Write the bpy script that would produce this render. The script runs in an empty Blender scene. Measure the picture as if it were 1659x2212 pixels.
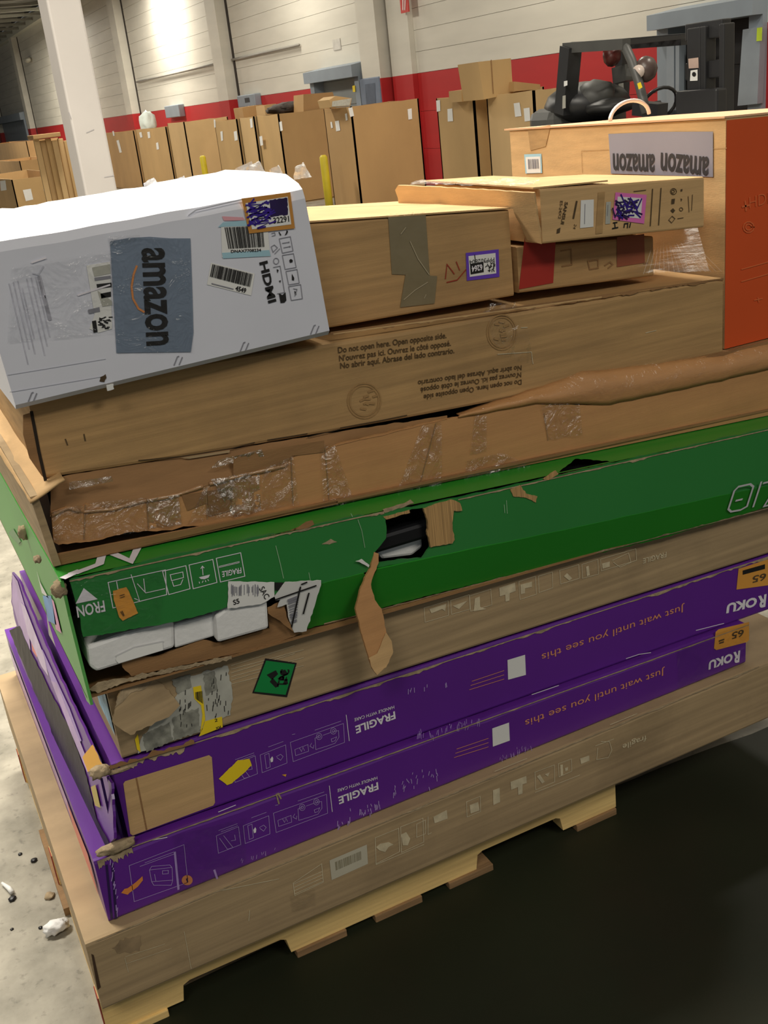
import bpy, bmesh, math, random
from mathutils import Vector, Matrix, noise
from mathutils.geometry import tessellate_polygon

scene = bpy.context.scene
COL = scene.collection

# ------------------------------------------------------------------ camera
IW, IH, FPX = 1659.0, 2212.0, 2294.26
CAM = Vector((-0.0492, -1.6726, 1.6209))
CROT = (Matrix.Rotation(math.radians(-24.337), 3, 'Z') @ Matrix.Rotation(math.radians(90 - 21.3666), 3, 'X')
        @ Matrix.Rotation(math.radians(-6.6058), 3, 'Z'))
cam_data = bpy.data.cameras.new('camera')
cam_data.sensor_fit = 'VERTICAL'
cam_data.sensor_height = 36.0
cam_data.lens = FPX / IH * 36.0
cam_data.clip_start, cam_data.clip_end = 0.05, 300
cam = bpy.data.objects.new('camera', cam_data)
COL.objects.link(cam)
cam.matrix_world = Matrix.Translation(CAM) @ CROT.to_4x4()
scene.camera = cam

# ------------------------------------------------------------------ light
scene.view_settings.view_transform = 'Standard'
scene.view_settings.look = 'None'
scene.view_settings.gamma = 1.0
scene.view_settings.use_curve_mapping = False
scene.view_settings.exposure = 0.0

world = bpy.data.worlds.new('warehouse_air')
scene.world = world
world.use_nodes = True
bg = world.node_tree.nodes['Background']
bg.inputs[0].default_value = (0.93, 0.97, 1.0, 1)
bg.inputs[1].default_value = 0.2

def lamp(x, y, power, z=5.5, sx=1.3, sy=0.5, col=(1.0, 0.93, 0.80)):
    d = bpy.data.lights.new('highbay_or_fill_light', 'AREA')
    d.shape = 'RECTANGLE'; d.size = sx; d.size_y = sy
    d.energy = power; d.color = col
    o = bpy.data.objects.new('highbay_or_fill_light', d)
    o.location = (x, y, z)
    COL.objects.link(o)
    return o
# high-bay lamps under the roof, with added fill lamps among them
lamp(-1.5, 2.6, 340, sx=1.6, sy=0.7)
lamp(-2.4, 8.5, 220)
lamp(2.2, 5.2, 130)
lamp(1.1, 2.2, 330, sx=1.6, sy=0.7)  # unseen lamp added to brighten the carton tops
lamp(-2.2, -3.8, 115, sx=2.0, sy=1.0)
lamp(2.4, -5.0, 150, sx=2.0, sy=1.0)  # unseen front fill, added to lift the shaded carton fronts
lamp(8.0, 11.0, 150)
lamp(8.0, 5.0, 120)
lamp(3.6, 16.5, 300)
lamp(3.4, 24, 330)
lamp(8.4, 30.5, 420)
lamp(8.0, 20.5, 160)
lamp(3.6, 34, 380)
lamp(8.6, 45, 700)
lamp(3.6, 48, 500)

# ------------------------------------------------------------------ helpers
def lin(r, g, b):
    def f(c):
        c /= 255.0
        return c / 12.92 if c <= 0.04045 else ((c + 0.055) / 1.055) ** 2.4
    return (f(r), f(g), f(b), 1.0)

def mat(name, rgb, rough=0.6, noise_amt=0.12, scale=8.0, stretch=(1, 1, 1), bump=0.0, bump_scale=60, metallic=0.0,
        stain=0.0, stain_rgb=(60, 50, 38), stain_scale=3.0, coat=0.0, spec=0.5):
    m = bpy.data.materials.new(name)
    m.use_nodes = True
    nt = m.node_tree
    b = nt.nodes['Principled BSDF']
    b.inputs['Roughness'].default_value = rough
    b.inputs['Metallic'].default_value = metallic
    b.inputs['Specular IOR Level'].default_value = spec
    if coat:
        b.inputs['Coat Weight'].default_value = coat
        b.inputs['Coat Roughness'].default_value = 0.12
    c = lin(*rgb)
    tc = nt.nodes.new('ShaderNodeTexCoord')
    mp = nt.nodes.new('ShaderNodeMapping')
    mp.inputs['Scale'].default_value = stretch
    nt.links.new(tc.outputs['Object'], mp.inputs['Vector'])
    n = nt.nodes.new('ShaderNodeTexNoise')
    n.inputs['Scale'].default_value = scale
    n.inputs['Detail'].default_value = 5
    nt.links.new(mp.outputs[0], n.inputs['Vector'])
    r = nt.nodes.new('ShaderNodeValToRGB')
    r.color_ramp.elements[0].position = 0.3
    r.color_ramp.elements[1].position = 0.7
    lo = [max(0, x * (1 - noise_amt)) for x in c[:3]] + [1]
    hi = [min(1, x * (1 + noise_amt)) for x in c[:3]] + [1]
    r.color_ramp.elements[0].color = lo
    r.color_ramp.elements[1].color = hi
    nt.links.new(n.outputs['Fac'], r.inputs[0])
    out = r.outputs[0]
    if stain:
        n2 = nt.nodes.new('ShaderNodeTexNoise')
        n2.inputs['Scale'].default_value = stain_scale
        n2.inputs['Detail'].default_value = 7
        n2.inputs['Roughness'].default_value = 0.65
        nt.links.new(tc.outputs['Object'], n2.inputs['Vector'])
        r2 = nt.nodes.new('ShaderNodeValToRGB')
        r2.color_ramp.elements[0].position = 0.52
        r2.color_ramp.elements[1].position = 0.78
        r2.color_ramp.elements[0].color = (0, 0, 0, 1)
        r2.color_ramp.elements[1].color = (stain, stain, stain, 1)
        nt.links.new(n2.outputs['Fac'], r2.inputs[0])
        mx = nt.nodes.new('ShaderNodeMix')
        mx.data_type = 'RGBA'
        nt.links.new(r2.outputs[0], mx.inputs[0])
        nt.links.new(out, mx.inputs[6])
        mx.inputs[7].default_value = lin(*stain_rgb)
        out = mx.outputs[2]
    nt.links.new(out, b.inputs['Base Color'])
    if bump:
        n3 = nt.nodes.new('ShaderNodeTexNoise')
        n3.inputs['Scale'].default_value = bump_scale
        n3.inputs['Detail'].default_value = 3
        nt.links.new(mp.outputs[0], n3.inputs['Vector'])
        bp = nt.nodes.new('ShaderNodeBump')
        bp.inputs['Strength'].default_value = bump
        bp.inputs['Distance'].default_value = 0.01
        nt.links.new(n3.outputs['Fac'], bp.inputs['Height'])
        nt.links.new(bp.outputs[0], b.inputs['Normal'])
    return m

def film_mat(name, rgb=(255, 255, 255), tint=(254, 254, 254), gloss=0.05, rough=0.1, bump=0.5, scale=22.0, stretch=(1, 1, 1)):
    m = bpy.data.materials.new(name)
    m.use_nodes = True
    nt = m.node_tree
    nt.nodes.remove(nt.nodes['Principled BSDF'])
    o = nt.nodes['Material Output']
    tr = nt.nodes.new('ShaderNodeBsdfTransparent')
    tr.inputs[0].default_value = lin(*tint)
    gl = nt.nodes.new('ShaderNodeBsdfGlossy')
    gl.inputs['Color'].default_value = lin(*rgb)
    gl.inputs['Roughness'].default_value = rough
    tc = nt.nodes.new('ShaderNodeTexCoord')
    mp = nt.nodes.new('ShaderNodeMapping')
    mp.inputs['Scale'].default_value = stretch
    nt.links.new(tc.outputs['Object'], mp.inputs['Vector'])
    n = nt.nodes.new('ShaderNodeTexNoise')
    n.inputs['Scale'].default_value = scale
    n.inputs['Detail'].default_value = 4
    n.inputs['Distortion'].default_value = 1.0
    nt.links.new(mp.outputs[0], n.inputs['Vector'])
    bp = nt.nodes.new('ShaderNodeBump')
    bp.inputs['Strength'].default_value = bump
    bp.inputs['Distance'].default_value = 0.03
    nt.links.new(n.outputs['Fac'], bp.inputs['Height'])
    nt.links.new(bp.outputs[0], gl.inputs['Normal'])
    fr = nt.nodes.new('ShaderNodeLayerWeight')
    fr.inputs['Blend'].default_value = 0.25
    nt.links.new(bp.outputs[0], fr.inputs['Normal'])
    mth = nt.nodes.new('ShaderNodeMath')
    mth.operation = 'MULTIPLY_ADD'
    mth.inputs[1].default_value = 0.22
    mth.inputs[2].default_value = gloss
    nt.links.new(fr.outputs['Fresnel'], mth.inputs[0])
    mx = nt.nodes.new('ShaderNodeMixShader')
    nt.links.new(mth.outputs[0], mx.inputs[0])
    nt.links.new(tr.outputs[0], mx.inputs[1])
    nt.links.new(gl.outputs[0], mx.inputs[2])
    nt.links.new(mx.outputs[0], o.inputs[0])
    return m

def link(name, me, m, parent=None, kind=None):
    o = bpy.data.objects.new(name, me)
    COL.objects.link(o)
    if m is not None:
        me.materials.clear()
        me.materials.append(m)
    if parent is not None:
        o.parent = parent
        # parts are modelled in world coordinates: undo the offset of an Empty (meshes stand at the origin)
        if parent.type == 'EMPTY':
            o.matrix_parent_inverse = Matrix.Translation(-parent.location)
    if kind:
        o['kind'] = kind
    return o

def mesh(name, verts, faces, m, parent=None, kind=None, smooth=False):
    me = bpy.data.meshes.new(name)
    me.from_pydata([tuple(v) for v in verts], [], faces)
    me.update()
    bm = bmesh.new(); bm.from_mesh(me)
    bmesh.ops.recalc_face_normals(bm, faces=bm.faces)
    bm.to_mesh(me); bm.free()
    if smooth:
        for p in me.polygons:
            p.use_smooth = True
    return link(name, me, m, parent, kind)

def thing(name, label, cat, loc, group=None):
    o = bpy.data.objects.new(name, None)
    o.empty_display_size = 0.1
    o.location = loc
    COL.objects.link(o)
    o['label'] = label; o['category'] = cat
    if group: o['group'] = group
    return o

def tag(o, label, cat, group=None):
    o['label'] = label; o['category'] = cat
    if group: o['group'] = group
    return o

# ---- planes: (point, outward normal); a picture coordinate is carried onto a plane of the place
def PY(y): return (Vector((0, y, 0)), Vector((0, -1, 0)))
def PX(x): return (Vector((x, 0, 0)), Vector((-1, 0, 0)))
def PZ(z): return (Vector((0, 0, z)), Vector((0, 0, 1)))
def P3(a, b, c):
    a, b, c = Vector(a), Vector(b), Vector(c)
    n = (b - a).cross(c - a).normalized()
    if n.dot(CAM - a) < 0: n = -n
    return (a, n)

def ray(u, v):
    return CROT @ Vector((u - IW / 2, -(v - IH / 2), -FPX))

def at(q, pl, off=0.0):
    d = ray(*q)
    p0 = pl[0] + pl[1] * off
    t = (p0 - CAM).dot(pl[1]) / d.dot(pl[1])
    return CAM + d * t

def K(ox, oy, s): return lambda *c: [(ox + c[i] / s, oy + c[i + 1] / s) for i in range(0, len(c), 2)]
A1 = K(0, 0, 2.9625); A2 = K(450, 0, 3.0164); A3 = K(900, 0, 2.1858); A4 = K(0, 350, 2.3042)
A5 = K(640, 350, 2.9625); A6 = K(1050, 230, 2.7241); A7 = K(0, 850, 2.37); A8 = K(650, 750, 1.6442)
B1 = K(0, 1100, 3.318); B2 = K(450, 1050, 3.0164); B3 = K(900, 1000, 2.1858); B4 = K(0, 1450, 3.1904)
B5 = K(400, 1450, 2.765); B6 = K(900, 1300, 2.1858); B7 = K(0, 1750, 3.318); B8 = K(400, 1650, 1.659)
D1 = K(0, 180, 5.184); D2 = K(1180, 60, 3.4635); D3 = K(420, 400, 5.184); D4 = K(0, 880, 5.265)
ID = K(0, 0, 1.0)

def rough(pts, amp, step, seed, closed=True):
    rnd = random.Random(seed)
    out = []
    n = len(pts)
    for i in range(n if closed else n - 1):
        a, b = pts[i], pts[(i + 1) % n]
        L = math.hypot(b[0] - a[0], b[1] - a[1])
        k = max(1, int(L / step))
        for j in range(k):
            t = j / k
            out.append((a[0] + (b[0] - a[0]) * t + (rnd.uniform(-amp, amp) if j else 0),
                        a[1] + (b[1] - a[1]) * t + (rnd.uniform(-amp, amp) if j else 0)))
    if not closed: out.append(pts[-1])
    return out

def decal(name, pts, pl, m, parent, off=0.0012):
    vs = [at(p, pl, off) for p in pts]
    tris = tessellate_polygon([vs])
    return mesh(name, vs, [tuple(t) for t in tris], m, parent)

def sheet(name, pts, pl, thick, m, parent, off=0.0, holes=()):
    """a panel with thickness lying on plane pl (front side on the plane)"""
    loops = [[at(p, pl, off) for p in pts]] + [[at(p, pl, off) for p in h] for h in holes]
    flat = [v for l in loops for v in l]
    tris = [tuple(t) for t in tessellate_polygon(loops)]
    n = len(flat)
    back = [v - pl[1] * thick for v in flat]
    faces = list(tris) + [tuple(i + n for i in reversed(t)) for t in tris]
    o = 0
    for l in loops:
        k = len(l)
        for i in range(k):
            j = (i + 1) % k
            faces.append((o + i, o + j, o + j + n, o + i + n))
        o += k
    return mesh(name, flat + back, faces, m, parent)

def strokes(name, lines, pl, w, m, parent, off=0.0012):
    """printed lines: each polyline (picture coordinates) becomes ribbons of width w metres"""
    vs, fs = [], []
    N = pl[1]
    for li, l in enumerate(lines):
        pts = [at(p, pl, off + li * 1e-5) for p in l]
        pts = [p for i, p in enumerate(pts) if i == 0 or (p - pts[i - 1]).length > 1e-6]
        if len(pts) < 2: continue
        closed = len(pts) > 3 and (pts[0] - pts[-1]).length < 1e-5
        if closed: pts = pts[:-1]
        n = len(pts)
        base = len(vs)
        for i in range(n):
            d0 = (pts[i] - pts[i - 1]) if (i or closed) else (pts[1] - pts[0])
            d1 = (pts[(i + 1) % n] - pts[i]) if (i < n - 1 or closed) else (pts[i] - pts[i - 1])
            d0.normalize(); d1.normalize()
            s0, s1 = N.cross(d0), N.cross(d1)
            mi = s0 + s1
            mi = s1 if mi.length < .3 else mi.normalized()
            k = min(2.0, 1.0 / max(.35, mi.dot(s1)))
            ext = Vector((0, 0, 0))
            if not closed and i == 0: ext = -d1 * w / 2
            if not closed and i == n - 1: ext = d0 * w / 2
            vs += [pts[i] - mi * (w / 2 * k) + ext, pts[i] + mi * (w / 2 * k) + ext]
        for i in range(n if closed else n - 1):
            a0, b0 = base + 2 * i, base + 2 * ((i + 1) % n)
            fs.append((a0, b0, b0 + 1, a0 + 1))
    me = bpy.data.meshes.new(name)
    me.from_pydata([tuple(v) for v in vs], [], fs)
    return link(name, me, m, parent, 'stuff' if len(lines) > 1 else None)

def quadbox(q):
    return list(q) + [q[0]]

_tc = {}
def text_mesh(s, bold):
    k = (s, bold)
    if k in _tc: return _tc[k]
    cu = bpy.data.curves.new('lettering', 'FONT')
    cu.body = s
    cu.resolution_u = 3
    cu.offset = bold
    cu.size = 1.0
    o = bpy.data.objects.new('lettering', cu)
    COL.objects.link(o)
    dg = bpy.context.evaluated_depsgraph_get()
    me = bpy.data.meshes.new_from_object(o.evaluated_get(dg))
    bpy.data.objects.remove(o)
    xs = [v.co.x for v in me.vertices]; ys = [v.co.y for v in me.vertices]
    r = ([v.co.copy() for v in me.vertices], [tuple(p.vertices) for p in me.polygons], min(xs), max(xs), min(ys), max(ys))
    bpy.data.meshes.remove(me)
    _tc[k] = r
    return r

def text(s, p0, p1, h, pl, m, parent, bold=0.0, off=0.0014, name='lettering', cap=None):
    """lettering from p0 to p1 along its baseline; h = cap height in metres (of the body's full capital height 0.72)"""
    vs, fs, x0, x1, y0, y1 = text_mesh(s, bold)
    a, b = at(p0, pl, off), at(p1, pl, off)
    d = b - a
    L = d.length
    d.normalize()
    up = pl[1].cross(d)
    sx = L / (x1 - x0)
    sy = h / (cap or 0.70)
    V = [a + d * ((v.x - x0) * sx) + up * (v.y * sy) for v in vs]
    me = bpy.data.meshes.new(name)
    me.from_pydata([tuple(v) for v in V], [], fs)
    return link(name, me, m, parent)

def barcode(q, pl, m, parent, seed, n=26, off=0.0016, name='barcode', fill=0.55):
    """bars across quad q = 4 picture points: p0->p1 is the reading direction, p3/p2 the other ends"""
    rnd = random.Random(seed)
    P = [at(p, pl, off) for p in q]
    vs, fs = [], []
    t = 0.0
    ws = []
    for i in range(n):
        ws.append((rnd.choice((1, 1, 1, 2, 3)), rnd.choice((1, 1, 2, 2)) * (1 - fill) / fill))
    tot = sum(a + b for a, b in ws)
    for a, b in ws:
        t0, t1 = t / tot, (t + a) / tot
        t += a + b
        i = len(vs)
        vs += [P[0].lerp(P[1], t0), P[0].lerp(P[1], t1), P[3].lerp(P[2], t1), P[3].lerp(P[2], t0)]
        fs.append((i, i + 1, i + 2, i + 3))
    me = bpy.data.meshes.new(name)
    me.from_pydata([tuple(v) for v in vs], [], fs)
    return link(name, me, m, parent)

def wear(p0, p1, pl, w, m, parent, seed, off=0.0016, name='worn_edge', n=60, bias=0.35, side=1):
    """scuffed strip along an edge: ragged band of bare board"""
    a, b = at(p0, pl, off), at(p1, pl, off)
    d = (b - a).normalized()
    up = pl[1].cross(d)
    vs, fs = [], []
    for i in range(n + 1):
        t = i / n
        k = noise.noise(Vector((t * n * 0.23, seed * 7.3, 0))) * 0.9 + noise.noise(Vector((t * n * 0.9, seed * 3.1, 5))) * 0.5
        ww = max(0.0008, w * (bias + k))
        c = a.lerp(b, t)
        vs += [c + up * 0.0015 * side, c - up * ww * side]
    for i in range(n):
        fs.append((2 * i, 2 * i + 1, 2 * i + 3, 2 * i + 2))
    me = bpy.data.meshes.new(name)
    me.from_pydata([tuple(v) for v in vs], [], fs)
    return link(name, me, m, parent)

def carton(name, x0, x1, yf, yb, zb, zt, m, parent, seed=1, r=0.006, jit=0.003, n=28, dent=0.0, sag=0.0):
    """a cardboard box body: zb/zt = (left, right) heights of the bottom and the top; front plane stays flat"""
    vs, fs = [], []
    ring = None
    for i in range(n + 1):
        t = i / n
        x = x0 + (x1 - x0) * t
        b = zb[0] + (zb[1] - zb[0]) * t - sag * 4 * t * (1 - t)
        tp = zt[0] + (zt[1] - zt[0]) * t
        j1 = noise.noise(Vector((x * 9, seed * 5.7, 1))) * jit + noise.noise(Vector((x * 31, seed * 5.7, 2))) * jit * 0.5
        j2 = noise.noise(Vector((x * 9, seed * 5.7, 9))) * jit
        dt = noise.noise(Vector((x * 4, seed * 2.7, 4))) * dent
        pts = [(yf + r, b), (yf + r * .3, b + r * .3), (yf, b + r), (yf, (b + tp) / 2), (yf, tp - r * 1.2 + j1), (yf + r * .35, tp - r * .3 + j1), (yf + r * 1.3, tp + j1 * .5),
               ((yf * 3 + yb) / 4, tp + dt), ((yf + yb) / 2, tp + dt * 1.3), (yb - r, tp + j2), (yb, tp - r + j2), (yb, b + r), (yb - r, b)]
        k = len(pts)
        vs += [(x, p[0], p[1]) for p in pts]
        if i:
            o0, o1 = (i - 1) * k, i * k
            for a in range(k):
                c = (a + 1) % k
                fs.append((o0 + a, o0 + c, o1 + c, o1 + a))
    # end caps pulled in a little for rounded ends
    k = len(pts)
    fs.append(tuple(range(k)))
    fs.append(tuple(reversed(range(n * k, n * k + k))))
    return mesh(name, vs, fs, m, parent)

def box(name, lo, hi, m, parent=None, bev=0.0, rot=None, piv=None, kind=None):
    bm = bmesh.new()
    bmesh.ops.create_cube(bm, size=1)
    c = [(a + b) / 2 for a, b in zip(lo, hi)]
    s = [(b - a) for a, b in zip(lo, hi)]
    for v in bm.verts:
        v.co = Vector((v.co.x * s[0] + c[0], v.co.y * s[1] + c[1], v.co.z * s[2] + c[2]))
    if bev:
        bmesh.ops.bevel(bm, geom=list(bm.edges), offset=bev, segments=2, affect='EDGES', profile=0.5)
    if rot is not None:
        pv = Vector(piv if piv is not None else c)
        for v in bm.verts: v.co = pv + rot @ (v.co - pv)
    me = bpy.data.meshes.new(name)
    bm.to_mesh(me); bm.free()
    return link(name, me, m, parent, kind)

def tube(name, pts, rad, m, parent=None, seg=10, closed=False):
    pts = [Vector(p) for p in pts]
    vs, fs = [], []
    n = len(pts)
    prev = None
    for i, p in enumerate(pts):
        if closed: d = pts[(i + 1) % n] - pts[i - 1]
        else: d = (pts[min(i + 1, n - 1)] - pts[max(i - 1, 0)])
        d.normalize()
        ref = prev if prev is not None else (Vector((0, 0, 1)) if abs(d.z) < .9 else Vector((1, 0, 0)))
        a = (ref - d * ref.dot(d)).normalized(); prev = a
        b = d.cross(a)
        rr = rad[i] if isinstance(rad, (list, tuple)) else rad
        for k in range(seg):
            t = 2 * math.pi * k / seg
            vs.append(p + a * math.cos(t) * rr + b * math.sin(t) * rr)
    rng = n if closed else n - 1
    for i in range(rng):
        j = (i + 1) % n
        for k in range(seg):
            l = (k + 1) % seg
            fs.append((i * seg + k, i * seg + l, j * seg + l, j * seg + k))
    if not closed:
        fs.append(tuple(reversed(range(seg))))
        fs.append(tuple(range((n - 1) * seg, n * seg)))
    return mesh(name, vs, fs, m, parent, smooth=True)

def crumple(name, quad, nu, nv, amp, m, parent, seed, thick=0.0, freq=14.0, bulge=0.0):
    """a crumpled sheet spanning quad (4 world points bl, br, tr, tl)"""
    q = [Vector(p) for p in quad]
    N = (q[1] - q[0]).cross(q[3] - q[0]).normalized()
    if N.dot(CAM - q[0]) < 0: N = -N
    vs, fs = [], []
    for i in range(nu + 1):
        for j in range(nv + 1):
            u, v = i / nu, j / nv
            p = q[0].lerp(q[1], u).lerp(q[3].lerp(q[2], u), v)
            k = noise.noise(p * freq + Vector((seed * 3.3, 0, 0))) * amp + noise.noise(p * freq * 3 + Vector((0, seed, 0))) * amp * 0.35
            k += bulge * math.sin(math.pi * u) * math.sin(math.pi * v)
            vs.append(p + N * k)
    for i in range(nu):
        for j in range(nv):
            a = i * (nv + 1) + j
            fs.append((a, a + nv + 1, a + nv + 2, a + 1))
    me = bpy.data.meshes.new(name)
    me.from_pydata([tuple(v) for v in vs], [], fs)
    for p in me.polygons: p.use_smooth = True
    o = link(name, me, m, parent)
    if thick:
        md = o.modifiers.new('thickness', 'SOLIDIFY'); md.thickness = thick; md.offset = 0
    return o

# ------------------------------------------------------------------ materials
KRAFT = mat('kraft_board', (180, 144, 96), 0.75, 0.16, 6, (0.6, 2, 14), 0.08, 50, stain=0.35, stain_rgb=(105, 84, 58), stain_scale=2.2)
KRAFT_L = mat('kraft_board_light', (205, 168, 118), 0.75, 0.10, 6, (0.6, 2, 12), 0.08, 50, stain=0.15, stain_rgb=(140, 110, 75))
KRAFT_G = mat('kraft_board_greyed', (170, 146, 111), 0.7, 0.18, 5, (0.5, 2, 16), 0.06, 50, stain=0.45, stain_rgb=(95, 80, 60), stain_scale=2.6)
KRAFT_D = mat('kraft_board_inner', (150, 112, 72), 0.8, 0.15, 7, (1, 1, 6), 0.1, 60)
KRAFT_R = mat('kraft_board_reddish', (196, 146, 96), 0.55, 0.10, 5, (0.6, 2, 8), 0.05, 40, stain=0.25, stain_rgb=(120, 86, 52))
FLUTE = mat('corrugated_flute', (188, 150, 98), 0.85, 0.35, 9, (60, 1, 1), 0.3, 30)
TORN = mat('torn_board_fibre', (172, 152, 122), 0.9, 0.25, 40, (1, 1, 1), 0.4, 90)
GAY = [mat('bin_board_a', (192, 158, 108), 0.75, 0.08, 2, (1, 1, 0.4), stain=0.2, stain_rgb=(150, 112, 66), stain_scale=1.0),
       mat('bin_board_b', (182, 146, 98), 0.75, 0.08, 2, (1, 1, 0.4), stain=0.25, stain_rgb=(140, 104, 62), stain_scale=1.1),
       mat('bin_board_c', (200, 168, 120), 0.75, 0.08, 2, (1, 1, 0.4), stain=0.2, stain_rgb=(150, 116, 70), stain_scale=0.9)]
PURPLE = mat('purple_print', (98, 38, 146), 0.42, 0.07, 3, (1, 1, 1), 0.02, 40, coat=0.2)
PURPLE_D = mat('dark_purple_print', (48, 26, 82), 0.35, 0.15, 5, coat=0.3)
GREEN = mat('green_print', (46, 128, 60), 0.45, 0.07, 3, (1, 1, 1), 0.02, 40, coat=0.12, stain=0.12, stain_rgb=(40, 90, 46))
GREEN_V = mat('vivid_green_print', (40, 142, 40), 0.45, 0.06, 3, coat=0.12)
GREEN_LIT = mat('lit_green_print', (92, 168, 84), 0.45, 0.06, 3)  # paler copy for the left end, its stronger light put into the colour
WHITEB = mat('white_board', (224, 226, 238), 0.45, 0.03, 3, (1, 1, 1), 0.03, 30, stain=0.12, stain_rgb=(190, 190, 200), stain_scale=2)
ORANGE = mat('orange_print', (216, 84, 30), 0.6, 0.05, 4)
ORANGE_F = mat('faded_orange_ink', (226, 112, 60), 0.6, 0.05, 4)
REDP = mat('red_print', (168, 44, 34), 0.6, 0.06, 4)
FOAM = mat('white_foam', (238, 238, 238), 0.6, 0.03, 30, (1, 1, 1), 0.1, 120)
BLACK = mat('black_plastic', (24, 24, 28), 0.4, 0.2, 5)
INK = mat('black_ink', (26, 24, 24), 0.6, 0.05)
INK_B = mat('brown_ink', (84, 66, 42), 0.8, 0.2, 60)
INK_G = mat('grey_ink', (140, 140, 150), 0.6, 0.1)
INK_P = mat('pale_print', (206, 192, 160), 0.75, 0.15, 60)
INK_W = mat('white_print', (236, 232, 240), 0.5, 0.05)
INK_L = mat('lilac_print', (176, 150, 212), 0.5, 0.05)
INK_O = mat('orange_ink', (226, 150, 110), 0.5, 0.05)
INK_R = mat('red_marker', (150, 50, 30), 0.6, 0.1)
INK_V = mat('violet_marker', (52, 24, 140), 0.35, 0.25, 40)
INK_VD = mat('dark_violet_marker', (40, 20, 78), 0.35, 0.2, 40)
PAPER = mat('white_paper', (234, 234, 232), 0.55, 0.03)
PAPER_G = mat('grey_paper', (186, 186, 176), 0.6, 0.12, 30)
LAB_O = mat('orange_label', (226, 160, 70), 0.55, 0.06)
LAB_OB = mat('ochre_label', (200, 140, 62), 0.55, 0.06)
LAB_Y = mat('yellow_label', (244, 214, 40), 0.5, 0.05)
LAB_YD = mat('amber_label', (240, 176, 50), 0.5, 0.05)
LAB_P = mat('pink_label', (232, 120, 196), 0.5, 0.05)
LAB_V = mat('violet_label', (104, 66, 190), 0.5, 0.05)
LAB_C = mat('pale_blue_label', (166, 206, 222), 0.5, 0.05)
LAB_PK = mat('pale_pink_tape', (232, 170, 180), 0.5, 0.05)
LAB_GR = mat('green_sticker', (24, 140, 70), 0.4, 0.08)
TAPE_G = mat('grey_blue_tape', (124, 138, 158), 0.3, 0.06, 6, (1, 1, 1), 0.12, 18, coat=0.15)
TAPE_GL = mat('grey_lilac_tape', (150, 148, 162), 0.45, 0.05, 6)
TAPE_K = mat('olive_tape', (132, 120, 92), 0.3, 0.10, 8, (1, 1, 1), 0.15, 25, coat=0.2)
TAPE_B = mat('brown_tape', (150, 112, 76), 0.28, 0.12, 6, (1, 1, 1), 0.25, 30, coat=0.3)
SMILE = mat('orange_smile', (214, 140, 80), 0.5, 0.05)
BLUE_P = mat('blue_print', (92, 156, 220), 0.45, 0.2, 12)
PINK_P = mat('pink_print', (226, 150, 200), 0.45, 0.2, 12)
CORAL_P = mat('coral_print', (232, 130, 120), 0.45, 0.1, 12)
LILAC_P = mat('lilac_photo_print', (178, 140, 214), 0.35, 0.25, 14, coat=0.3)
FILM = film_mat('clear_film', gloss=0.015, rough=0.2, bump=0.6, scale=20)
FILM_S = film_mat('shiny_tape_film', gloss=0.08, rough=0.28, bump=1.0, scale=26)
FILM_W = film_mat('stretch_wrap', gloss=0.05, rough=0.25, bump=0.12, scale=8, stretch=(1, 1, 8))
FILM_K = mat('black_wrap', (22, 16, 32), 0.4, 0.2, 10, (1, 1, 1), 0.35, 14, spec=0.12)
SPARK = film_mat('crinkled_tape', gloss=0.30, rough=0.34, bump=1.0, scale=30)
WOOD = mat('pine_wood', (244, 206, 136), 0.7, 0.16, 3, (1.5, 6, 40), 0.1, 20)
WOOD_D = mat('weathered_wood', (150, 118, 82), 0.8, 0.2, 3, (2, 12, 30), 0.15, 20)
WOOD_R = mat('red_end_paint', (150, 58, 44), 0.7, 0.2, 20)
STEEL = mat('galvanised_grey', (148, 158, 168), 0.45, 0.08, 3, metallic=0.2)
STEEL_D = mat('dark_steel', (58, 60, 62), 0.5, 0.1, 4, metallic=0.3)
# ================================================================== the room
XW = 9.6
def floor_mat():
    m = bpy.data.materials.new('concrete_floor')
    m.use_nodes = True
    nt = m.node_tree; b = nt.nodes['Principled BSDF']
    tc = nt.nodes.new('ShaderNodeTexCoord')
    def nz(scale, detail, lo, hi, c0, c1, rough_=0.6):
        n = nt.nodes.new('ShaderNodeTexNoise'); n.inputs['Scale'].default_value = scale; n.inputs['Detail'].default_value = detail
        n.inputs['Roughness'].default_value = rough_
        nt.links.new(tc.outputs['Object'], n.inputs['Vector'])
        r = nt.nodes.new('ShaderNodeValToRGB')
        r.color_ramp.elements[0].position = lo; r.color_ramp.elements[1].position = hi
        r.color_ramp.elements[0].color = c0; r.color_ramp.elements[1].color = c1
        nt.links.new(n.outputs['Fac'], r.inputs[0])
        return n, r
    n1, r1 = nz(7, 8, 0.3, 0.72, lin(124, 120, 108), lin(176, 170, 156))
    n2, r2 = nz(40, 4, 0.28, 0.42, (0.35, 0.35, 0.35, 1), (1, 1, 1, 1))
    mx = nt.nodes.new('ShaderNodeMix'); mx.data_type = 'RGBA'; mx.blend_type = 'MULTIPLY'; mx.inputs[0].default_value = 0.6
    nt.links.new(r1.outputs[0], mx.inputs[6]); nt.links.new(r2.outputs[0], mx.inputs[7])
    nt.links.new(mx.outputs[2], b.inputs['Base Color'])
    b.inputs['Roughness'].default_value = 0.6
    bp = nt.nodes.new('ShaderNodeBump'); bp.inputs['Strength'].default_value = 0.25; bp.inputs['Distance'].default_value = 0.01
    nt.links.new(n1.outputs['Fac'], bp.inputs['Height']); nt.links.new(bp.outputs[0], b.inputs['Normal'])
    return m
FLOOR = floor_mat()
DARK_FLOOR = mat('near_black_floor', (36, 40, 27), 0.55, 0.25, 1.6, (1, 1, 1), 0.03, 30, spec=0.25, stain=0.35, stain_rgb=(52, 38, 30), stain_scale=1.3)
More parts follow.
